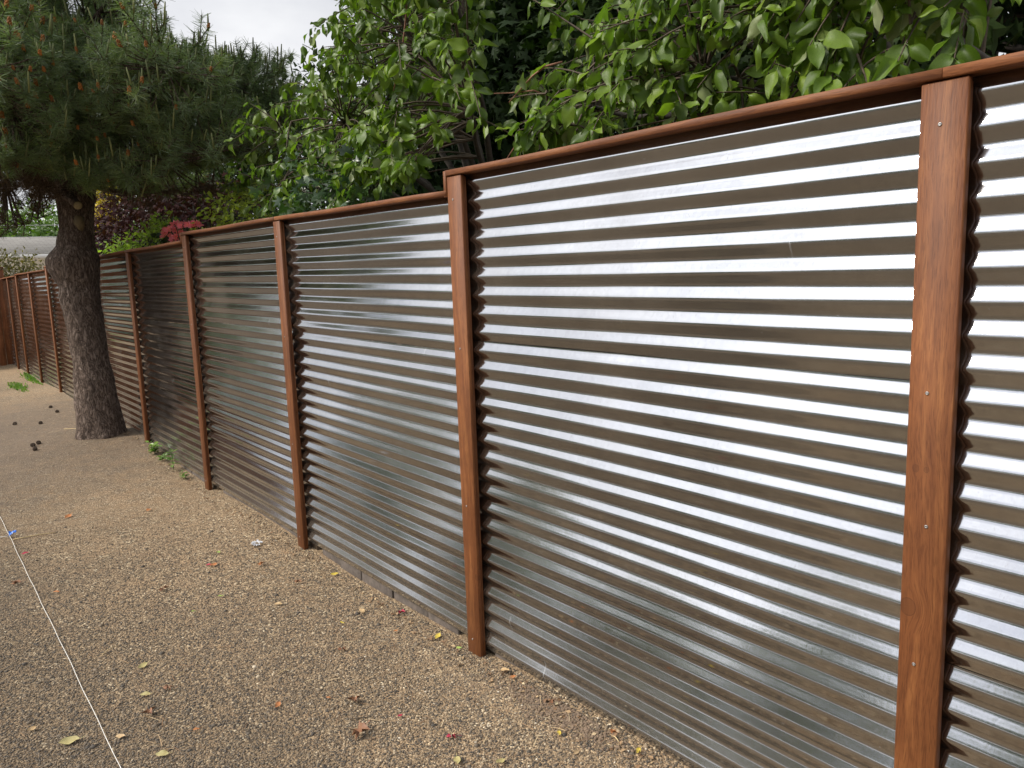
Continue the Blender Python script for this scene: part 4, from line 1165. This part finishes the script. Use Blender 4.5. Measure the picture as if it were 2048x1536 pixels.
# ------------------------------------------------------------------ beyond the yard
house = empty('house', (-40, 6, 0)); tag(house, 'low house with a pale shingle roof at far left beyond the fence', 'house')
hx, hy0, hy1 = -37.0, -2.0, 13.0
eave_z, ridge_z = H + 1.30, H + 2.25
mb = MB(); mb.box(hx - 8, hx, hy0, hy1, -0.1, eave_z - .05); mb.build('wall', M_wall, house)
def roof_mat():
    m, nt, out = new_mat('weathered_shingles'); L = nt.links
    tc = nd(nt, 'ShaderNodeTexCoord')
    br = nd(nt, 'ShaderNodeTexBrick', Scale=1.0); br.inputs['Color1'].default_value = (.20, .19, .17, 1); br.inputs['Color2'].default_value = (.155, .145, .13, 1)
    br.inputs['Mortar'].default_value = (.10, .095, .085, 1); br.inputs['Brick Width'].default_value = .35; br.inputs['Row Height'].default_value = .2; br.inputs['Mortar Size'].default_value = .012
    mp = nd(nt, 'ShaderNodeMapping'); mp.inputs['Rotation'].default_value = (0, 0, R(90)); L.new(tc.outputs['Object'], mp.inputs['Vector']); L.new(mp.outputs[0], br.inputs['Vector'])
    p = nd(nt, 'ShaderNodeBsdfPrincipled', Roughness=.9); L.new(br.outputs['Color'], p.inputs['Base Color']); L.new(p.outputs[0], out.inputs['Surface'])
    return m
M_roof = roof_mat()
mb = MB()
e = .45
rx = hx - 4
v = [(hx + e, hy0 - e, eave_z), (hx + e, hy1 + e, eave_z), (rx, hy1 + e, ridge_z), (rx, hy0 - e, ridge_z), (2 * rx - hx - e, hy0 - e, eave_z), (2 * rx - hx - e, hy1 + e, eave_z)]
v2 = [(a, b, c - .12) for a, b, c in v]
mb.add(v + v2, [(0, 1, 2, 3), (3, 2, 5, 4), (7, 6, 9, 8), (8, 9, 10, 11), (0, 6, 7, 1), (4, 5, 11, 10), (0, 3, 9, 6), (3, 4, 10, 9), (1, 7, 8, 2), (2, 8, 11, 5)])
mb.build('roof', M_roof, house)
mb = MB(); mb.box(hx + e + .005, hx + e + .13, hy0 - e, hy1 + e, eave_z - .14, eave_z + .01, .02); mb.build('gutter', M_white, house)
for k, yy in enumerate((0.5, 4.2, 8.0)):
    mb = MB(); mb.box(hx - .02, hx + .05, yy, yy + 1.5, 1.0, 2.2, .01); w_ = mb.build('window', M_white, house)
    mb = MB(); mb.box(hx + .052, hx + .06, yy + .08, yy + .72, 1.08, 2.12); mb.box(hx + .052, hx + .06, yy + .78, yy + 1.42, 1.08, 2.12); mb.build('pane', M_glass, w_)
crown('shrub', 'bronze green bushy shrub behind the far end of the fence', 'shrub', (-24.0, 0.7, 0), [((-24.0, 1.0, 1.85), (1.2, .7, .65)), ((-23.5, 1.9, 1.5), (1.0, .7, .6)), ((-24.4, .1, 2.0), (1.0, .8, .75)), ((-24, .8, 1.0), (1.4, 1.2, .8))], 8500, .11, M_olive_s, SMALL, None, .06)
FT = 'bright green trees beyond the house roof'
for k, (x, y, s) in enumerate(((-52, 2.5, 1.0), (-55, 6.5, 1.15), (-50, 10.5, 1.05))):
    crown('leafy_tree', ['bright green tree above the roof at the left edge', 'bright green tree above the roof left of the pine trunk', 'bright green tree behind the pine trunk and purple maple'][k], 'tree', (x, y, 0),
          [((x, y, 4.2 * s), (2.6, 2.4, 1.8)), ((x + .6, y + 1.2, 3.2 * s), (2.4, 2.2, 1.5))], 5200, .34, M_far_s, SMALL, FT, .2)
for k, (ya, yb) in enumerate(((447, 449), (474, 470))):
    w_ = empty('overhead_wire', atd(40, ya, 30.0)); tag(w_, ['upper pale wire crossing behind the pine at far left', 'lower pale wire just above the far house roof'][k], 'wire', 'overhead wires at far left')
    a_, b_ = atd(-500, ya + 4, 30.0), atd(420, yb - 2, 30.0)
    mb = MB(); mb.tube([a_, (a_ + b_) / 2 - [0, 0, .05], b_], .009, 5); mb.build('cable', M_wire, w_, True)
    # the wires end on poles that stand out of the picture
# trees across the yard, on the photographer's side: they show only as reflections in the steel
P, A, N = [], [], []
for (x, y, h, rr) in ((5, -14, 8.6, 2.8), (1, -15, 9.6, 2.6), (-3.4, -14.5, 8.4, 2.6), (-8, -14, 9.2, 2.8), (-12.5, -14, 8.2, 2.6), (-17, -13, 8.8, 2.8), (-22, -11, 8.0, 2.8), (-28, -7, 8.0, 3.0), (-29, -3, 7.5, 2.6), (-25, -4.6, 7.5, 2.2), (9.5, -13, 9, 2.8)):
    n = 2200
    if y < -12.5: h *= .74; rr *= .9
    c = np.array([x, y, h * .55])
    P.append(rand_dir(n) * rng.random((n, 1)) ** .35 * [rr, rr * .8, h * .45] + c); A.append(rand_dir(n)); N.append(rand_dir(n) + [0, 0, .5])
P, A, N = map(np.concatenate, (P, A, N))
V, F, T = leaf_cloud(SMALL, P, A, N, rng.uniform(.22, .42, len(P)), np.zeros(len(P), int))
o = link('woodland', mesh('woodland', V, F, M_wood_s, False, T)); tag(o, 'row of green trees across the yard mirrored in the steel', 'woodland', kind='stuff')

# ------------------------------------------------------------------ small things on the gravel
STR_Y = -1.335
so = empty('string', (-4.5, STR_Y, 0.0)); tag(so, 'taut white string line laid along the gravel at lower left', 'string')
pts = []
for k in range(60):
    x = -9.0 + k * (8.3 / 59)
    pts.append((x, STR_Y + .0015 * math.sin(k * 1.7), float(gz(x, STR_Y)) + .010 + .002 * math.sin(k * .9)))
mb = MB(); mb.tube(pts, .0013, 5); mb.build('line', M_string, so, True)
kx = atg(14, 1076)
mb = MB(); b0 = np.array([kx[0], STR_Y, gz(kx[0], STR_Y) + .012])
mb.tube([b0, b0 + [.01, -.02, .004], b0 + [-.02, -.045, -.003], b0 + [-.05, -.06, -.006]], .0016, 5); mb.tube([b0 + [-.012, 0, 0], b0, b0 + [.014, .001, 0]], [.004, .0065, .004], 7)
mb.build('knot', M_string, so, True)
rb = empty('blue_ribbon', b0); tag(rb, 'small bright blue ribbon tied to the white string', 'ribbon')
mb = MB()
for (dx, dy, dz, ang) in ((.0, .0, .004, .3), (.004, .012, .010, 1.7), (-.010, .004, .008, 2.8), (.0, .02, .014, .9)):
    a = np.array([math.cos(ang), math.sin(ang), .25]); s = np.array([-math.sin(ang), math.cos(ang), .6]) * .007
    c = b0 + [dx, dy, dz]
    pts = [c + a * t * .022 + np.array([0, 0, .010 * math.sin(t * 3.1)]) for t in (0, .33, .66, 1.0)]
    v = [p + sg * s for p in pts for sg in (-1, 1)]
    v += [p + np.array([0, 0, .0012]) for p in v]
    q = [(2 * i, 2 * i + 1, 2 * i + 3, 2 * i + 2) for i in range(3)] + [(8 + 2 * i + 2, 8 + 2 * i + 3, 8 + 2 * i + 1, 8 + 2 * i) for i in range(3)]
    mb.add(v, q)
mb.tube([b0 + [-.006, 0, .0], b0 + [.006, 0, .0]], [.006, .006], 8)
mb.build('bow', M_blue, rb, True)

def fallen_mat(name, c1, c2):
    m, nt, out = new_mat(name); L = nt.links
    tc = nd(nt, 'ShaderNodeTexCoord'); n = nd(nt, 'ShaderNodeTexNoise', Scale=2.5, Detail=4.0); L.new(tc.outputs['Object'], n.inputs['Vector'])
    c = ramp(nt, [(.35, c1), (.65, c2)], n.outputs['Fac'])
    p = nd(nt, 'ShaderNodeBsdfPrincipled', Roughness=.6); L.new(c.outputs['Color'], p.inputs['Base Color']); L.new(p.outputs[0], out.inputs['Surface'])
    return m
FM = {'y': fallen_mat('pale_yellow_fallen_leaf', (.33, .27, .10), (.42, .37, .16)), 'Y': fallen_mat('bright_yellow_fallen_leaf', (.50, .36, .04), (.56, .44, .07)),
      'g': fallen_mat('green_fallen_leaf', (.22, .36, .06), (.34, .42, .10)), 'b': fallen_mat('brown_fallen_leaf', (.14, .055, .025), (.36, .18, .09)),
      'o': fallen_mat('orange_fallen_leaf', (.42, .14, .04), (.50, .22, .08)), 'r': fallen_mat('crimson_petal', (.28, .015, .03), (.42, .03, .07)), 't': fallen_mat('tan_fallen_leaf', (.40, .26, .12), (.5, .36, .19))}
def oak_like(seed):
    r = random.Random(seed); v = [(0, .45, .05)]; n = 14
    for k in range(n):
        a = 2 * math.pi * k / n; rad = (.52 if k % 2 else .27) * r.uniform(.8, 1.2)
        v.append((math.sin(a) * rad * (.42 if k % 3 else .8), .45 + math.cos(a) * rad, r.uniform(-.04, .42)))
    t = [(0, k + 1, (k + 1) % n + 1) for k in range(n)]
    b = len(v); v += [(-.02, -.35, .03), (.02, -.35, .03), (.015, .2, .08), (-.015, .2, .08)]
    return np.array(v), [np.array(t)[:, ::-1], np.array([(b, b + 1, b + 2, b + 3)])]
OV = [leaf_shape(.26, .30, -.25, .05, 7, .85, .3, s, twist=.3) for s in (31, 32, 33)]
OK_ = [oak_like(s) for s in (41, 42, 43)]
leaf_me = {}
LEAVES = [
 (152, 1484, 'y', 0, .075, 35, 'large pale yellow leaf at lower left, beside the string'),
 (70, 1460, 't', 0, .045, 80, 'small tan leaf left of the string near the lower left corner'),
 (247, 1477, 't', 1, .040, 10, 'small tan round leaf just right of the string near the bottom'),
 (292, 1332, 'y', 0, .055, 75, 'pale yellow leaf right of the string, above the curled brown leaves'),
 (298, 1392, 'y', 2, .045, 25, 'narrow yellow leaf right of the string above a curled brown leaf'),
 (298, 1433, 'b', 10, .075, 120, 'curled brown leaf right of the string at lower left'),
 (335, 1381, 'b', 11, .055, 20, 'dark reddish brown leaf scrap right of the narrow yellow leaf'),
 (333, 1512, 'y', 2, .050, 20, 'narrow pale leaf at the bottom edge right of the string'),
 (558, 1411, 'o', 1, .045, 95, 'small rust orange leaf below the second nearest post'),
 (397, 1462, 'o', 2, .030, 60, 'tiny orange leaf between the string and the big brown leaf'),
 (718, 1473, 'b', 12, .100, 80, 'largest crumpled brown leaf near the bottom centre'),
 (707, 1408, 'b', 10, .075, 100, 'crumpled brown and red leaf above the largest one'),
 (683, 1303, 'b', 11, .050, 40, 'rusty brown leaf on the gravel left of the middle post foot'),
 (902, 1479, 'r', 11, .050, 20, 'crimson petal on the gravel near the bottom centre'),
 (803, 1435, 'r', 1, .024, 50, 'tiny crimson petal left of the larger crimson one'),
 (827, 1221, 'r', 12, .050, 60, 'dark crimson petal lying against the foot of the fence'),
 (914, 1522, 'y', 0, .052, 110, 'yellow leaf touching the bottom edge below the crimson petal'),
 (1006, 1526, 'y', 1, .048, 60, 'greenish yellow leaf at the bottom edge, rightmost of the pair'),
 (1118, 1469, 'Y', 1, .034, 100, 'small orange yellow leaf below the nearest bay'),
 (1291, 1496, 'Y', 0, .034, 70, 'bright yellow leaf at the foot of the nearest sheet'),
 (887, 1270, 'Y', 1, .055, 85, 'bright yellow leaf beside the middle post foot'),
 (921, 1300, 'g', 1, .028, 0, 'tiny pale green leaf left of the middle post foot'),
 (722, 1223, 't', 2, .060, 130, 'curled tan leaf on the gravel along the middle bay'),
 (687, 1250, 'Y', 1, .026, 0, 'tiny yellow leaf just above the rusty brown leaf'),
 (684, 1148, 'Y', 0, .050, 30, 'yellow leaf near the fence below the middle bay'),
 (596, 1168, 'b', 10, .050, 20, 'small brown curled leaf right of the third post foot'),
 (562, 1211, 't', 2, .045, 10, 'pale tan curled leaf on the gravel left of the middle bay'),
 (446, 1195, 'g', 1, .036, 30, 'tiny lime green leaf in the middle of the gravel'),
 (390, 1226, 'g', 2, .030, 60, 'tiny dark green leaf scrap in the middle of the gravel'),
 (327, 1182, 'b', 11, .065, 85, 'reddish brown leaf in the middle of the gravel'),
 (432, 1131, 'o', 1, .055, 70, 'orange brown leaf right of a small red scrap on the gravel'),
 (421, 1132, 'r', 2, .035, 20, 'small red scrap left of an orange brown leaf'),
 (437, 1107, 'g', 0, .050, 120, 'pale green yellow leaf scrap below the white feather'),
 (521, 1133, 'o', 10, .055, 80, 'orange leaf on the gravel below the third post'),
 (140, 1033, 'o', 1, .080, 100, 'bright orange leaf far left, above the straw'),
 (55, 1108, 'r', 2, .045, 60, 'dull red scrap just below the blue ribbon'),
 (33, 1170, 'b', 10, .060, 40, 'rusty leaf left of the string on the gravel'),
 (300, 1021, 'o', 2, .060, 90, 'dull orange leaf on the gravel below the second bay'),
 (117, 1187, 'o', 2, .035, 20, 'tiny orange scrap right of the string'),
 (660, 1400, 'o', 2, .022, 20, 'tiny orange scrap left of the crumpled brown and red leaf'),
 (1030, 1333, 't', 0, .055, 150, 'tan pointed leaf against the concrete blocks'),
 (1045, 1350, 'o', 1, .030, 40, 'small orange leaf below the tan pointed leaf by the blocks'),
 (1240, 1462, 'o', 10, .040, 30, 'rusty orange leaf at the foot of the nearest sheet'),
 (793, 1265, 'o', 1, .034, 80, 'small orange leaf left of the bright yellow leaf near the fence'),
 (1105, 1410, 'b', 10, .035, 70, 'small brown leaf beside the soil crumbs by the nearest sheet'),
]
for (px, py, c, sh, s, rot, lab) in LEAVES:
    key = (c, sh)
    if key not in leaf_me:
        v, f = (OK_[sh - 10] if sh >= 10 else OV[sh])
        v = v - np.array([0, .5, 0])
        leaf_me[key] = mesh('fallen_leaf', v, f, FM[c], True)
    o = bpy.data.objects.new('fallen_leaf', leaf_me[key]); COL.objects.link(o)
    p = atg(px, py)
    p = p + np.array([0, 0, .010])
    if p[1] > -0.02: p[1] = -0.02
    s *= .88; o.location = Vector(p.tolist()); o.scale = (s, s, s)
    o.rotation_euler = (R(random.uniform(-12, 12)), R(random.uniform(-14, 14)), R(rot + 128))
    tag(o, lab, 'leaf', 'fallen leaves on the gravel')
# straw, twigs
def stick(name, a, b, r, mat, label, cat, bow=.004, lift=.006):
    pa, pb = atg(*a), atg(*b); m_ = (pa + pb) / 2
    pa[2] += lift; pb[2] += lift; m_[2] = float(gz(m_[0], m_[1])) + lift + bow
    d = pb - pa; m_[:2] += np.array([-d[1], d[0]]) * .05
    root = pa
    mb = MB(); mb.tube(bez(pa - root, m_ - root, pb - root, 6), [r, r, r, r * .9, r * .8, r * .6], 5)
    o = mb.build(name, mat, None, True, root); tag(o, label, cat)
    return o
stick('straw', (26, 1081), (112, 1066), .0034, M_straw, 'dry yellow straw stalk lying right of the blue ribbon', 'straw')
stick('straw', (128, 859), (157, 859), .004, M_straw, 'short pale straw at the foot of the pine trunk', 'straw')
stick('twig', (205, 1312), (237, 1293), .0016, M_straw, 'thin pale twig on the gravel right of the string', 'twig', .012)
stick('twig', (353, 1356), (370, 1345), .0016, M_straw, 'short thin twig right of the pale yellow leaf', 'twig')
stick('twig', (555, 1352), (580, 1340), .0014, M_straw, 'fine straw twig in the middle of the near gravel', 'twig', .008)
stick('twig', (700, 1442), (745, 1437), .0018, M_twig, 'thin twig between the two crumpled brown leaves', 'twig')
stick('twig', (1225, 1475), (1238, 1488), .0020, M_straw, 'bent straw twig near the foot of the nearest sheet', 'twig', .01)
stick('twig', (1255, 1466), (1278, 1461), .0024, M_twig, 'brown twig resting against the bottom of the nearest sheet', 'twig', .004)
# feather
f0 = atg(515, 1090); fr_ = empty('feather', f0); tag(fr_, 'small white fluffy feather on the gravel by the third post', 'feather')
n = 46; d = rand_dir(n); d[:, 2] = np.abs(d[:, 2]) * .5
V, F, T = leaf_cloud(SMALL, f0 + d * [.02, .02, .004] + [0, 0, .012], d, rand_dir(n) + [0, 0, 1], np.full(n, .022), np.zeros(n, int))
link('down', mesh('down', V, F, M_feather, False), fr_)
mb = MB(); mb.tube([f0 + [-.03, -.01, .01], f0 + [.035, .012, .014]], [.0012, .0006], 4); mb.build('quill', M_straw, fr_)
# dropped pine cones
mb = MB()
for k in range(34):
    a = k * 2.4; t = k / 33; rr = .021 * math.sin(math.pi * (.12 + .8 * t)) + .003
    c = np.array([rr * math.cos(a), rr * math.sin(a), t * .055 - .02])
    mb.add(ico_v * [.009, .009, .006] + c, (), ico_f)
cone_me = mesh('pine_cone', np.concatenate(mb.v), [np.concatenate(mb.t)], M_cone, False)
for (px, py, lab) in ((101, 816, 'dark pine cone left of the pine, farthest of them'), (115, 825, 'small dark pine cone close beside the farthest one'), (29, 850, 'dark pine cone near the left edge level with the trunk foot'),
                      (82, 848, 'dark pine cone between the left edge and the trunk foot'), (78, 888, 'dark pine cone left of and below the trunk foot'), (67, 893, 'dark pine cone just left of the nearest pair'), (70, 901, 'nearest dark pine cone below the trunk foot')):
    o = bpy.data.objects.new('pine_cone', cone_me); COL.objects.link(o); p = atg(px, py)
    o.location = (p[0], p[1], p[2] + .014); o.scale = (.72, .72, .72); o.rotation_euler = (R(80 + random.uniform(-15, 15)), 0, R(random.uniform(0, 360)))
    tag(o, lab, 'pine cone', 'dropped pine cones')
# weeds at the foot of the fence
def weed(px, py, label, n, h, spread, leaf=.05):
    c = atg(px, py); c[1] = min(c[1], -.035); c[2] = float(gz(c[0], c[1]))
    root = empty('weed', c); tag(root, label, 'weed', 'weeds at the foot of the fence')
    mb = MB(); P, A, N = [], [], []
    for k in range(n):
        a = rng.uniform(0, 6.28); tip = c + np.array([math.cos(a) * spread * rng.random(), math.sin(a) * spread * .35 * rng.random() - .01, h * rng.uniform(.6, 1)])
        st = bez(c, c + [0, 0, h * .4], tip, 5); mb.tube(st, [.0025, .0022, .002, .0016, .001], 4, False)
        for q_ in range(1, 5):
            for s in (0, 3.14):
                an = a + s + q_ * 1.57; P.append(st[q_]); A.append([math.cos(an), math.sin(an), .35]); N.append([0, -.3, 1])
    P, A, N = map(np.array, (P, A, N))
    V, F, T = leaf_cloud(APPLE_LO, P, A + rng.normal(0, .2, A.shape), N + rng.normal(0, .3, N.shape), leaf * rng.uniform(.6, 1.1, len(P)), rng.integers(0, 3, len(P)))
    link('foliage', mesh('foliage', V, F, M_weed_s, True, T), root)['kind'] = 'stuff'
    mb.build('stem', M_weed_s, root, True)
weed(322, 905, 'bright green leafy weed tuft nearest the pine at the fence foot', 7, .10, .12)
weed(340, 918, 'low lime weed between the leafy tuft and the upright one', 4, .07, .10, .04)
weed(369, 936, 'upright dark green weed standing against the steel sheet', 2, .24, .05, .06)
weed(387, 955, 'tiny green weed at the foot of the stepped post', 3, .06, .06, .035)
# grass at the far end
n = 900
c = np.array([atg(*q)[:2] for q in ((62, 752), (74, 762), (66, 757), (35, 775))])
w_ = rng.integers(0, 4, n); p = c[w_] + rng.normal(0, 1, (n, 2)) * np.array([.30, .05])
p[:, 1] = np.minimum(p[:, 1], -.04)
P = np.stack([p[:, 0], p[:, 1], gz(p[:, 0], p[:, 1])], 1)
V, F, T = leaf_cloud(SMALL, P, rand_dir(n) * .5 + [0, 0, 1], rand_dir(n), rng.uniform(.025, .055, n), np.zeros(n, int))
o = link('grass', mesh('grass', V, F, M_weed_s, False, T)); tag(o, 'patch of short green grass at the far foot of the fence', 'grass', kind='stuff')
# needle litter and fines: dropped pine needles, straw and bark scraps
def litter(n):
    X = rng.uniform(-12, -.9, n * 4); Y = -.02 - np.abs(rng.normal(0, 1.0, n * 4))
    w = np.exp(-((X + 8.2) / 2.6) ** 2) * 1.0 + .35 * np.exp(-(Y + .1) ** 2 / .12) + .16
    k = (rng.random(n * 4) < w) & (Y > -3); return X[k][:n], Y[k][:n]
X, Y = litter(5200); n = len(X)
P = np.stack([X, Y, gz(X, Y) + rng.uniform(.003, .009, n)], 1)
a_ = rng.uniform(0, 6.28, n); ax = np.stack([np.cos(a_), np.sin(a_), rng.normal(0, .10, n)], 1)
NEED = [(np.array([(-.022, 0, 0), (.022, 0, 0), (.035, .5, .03), (-.01, .5, .03), (.0, 1, 0), (-.02, 1, 0)]), np.array([(0, 1, 2, 3), (3, 2, 4, 5)]))]
V, F, T = leaf_cloud(NEED, P, ax, np.array([0, 0, 1.0]) + rng.normal(0, .25, (n, 3)), rng.uniform(.02, .065, n), np.zeros(n, int))
def litter_mat():
    m, nt, out = new_mat('dry_needle_litter'); a = nd(nt, 'ShaderNodeAttribute'); a.attribute_name = 'tint'
    c = ramp(nt, [(0, (.11, .06, .03)), (.4, (.24, .14, .07)), (.8, (.40, .28, .15)), (1, (.55, .45, .28))], a.outputs['Fac'])
    p = nd(nt, 'ShaderNodeBsdfPrincipled', Roughness=.8); nt.links.new(c.outputs['Color'], p.inputs['Base Color']); nt.links.new(p.outputs[0], out.inputs['Surface']); return m
M_litter = litter_mat()
o = link('needle_litter', mesh('needle_litter', V, F, M_litter, False, T)); tag(o, 'dry pine needles and straw scattered over the gravel', 'litter', kind='stuff')
def foot(n):
    X = rng.uniform(-8.5, -.9, n); Y = -.012 - np.abs(rng.normal(0, .05, n)); return np.stack([X, Y], 1)
q_ = foot(420); n = len(q_)
P = np.stack([q_[:, 0], q_[:, 1], gz(q_[:, 0], q_[:, 1]) + .006], 1)
V, F, T = leaf_cloud(APPLE_LO, P, rand_dir(n) * [1, 1, .3], rand_dir(n) * .6 + [0, 0, 1], rng.uniform(.010, .026, n), rng.integers(0, 3, n))
o = link('leaf_scraps', mesh('leaf_scraps', V, F, M_litter, True, T)); tag(o, 'brown leaf scraps caught along the foot of the fence', 'litter', kind='stuff')
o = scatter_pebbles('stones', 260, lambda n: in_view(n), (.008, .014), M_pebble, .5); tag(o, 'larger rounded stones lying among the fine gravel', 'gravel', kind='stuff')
# crumbs of soil against the nearest sheet
def crumbs(n):
    X = rng.normal(-1.93, .16, n); Y = np.minimum(-.015, -.055 + rng.normal(0, .035, n)); return np.stack([X, Y], 1)
o = scatter_pebbles('soil', 1500, crumbs, (.0025, .0085), M_soil, .3); tag(o, 'crumbly brown soil heaped against the foot of the nearest sheet', 'soil', kind='stuff')
print('objects', len(bpy.data.objects))
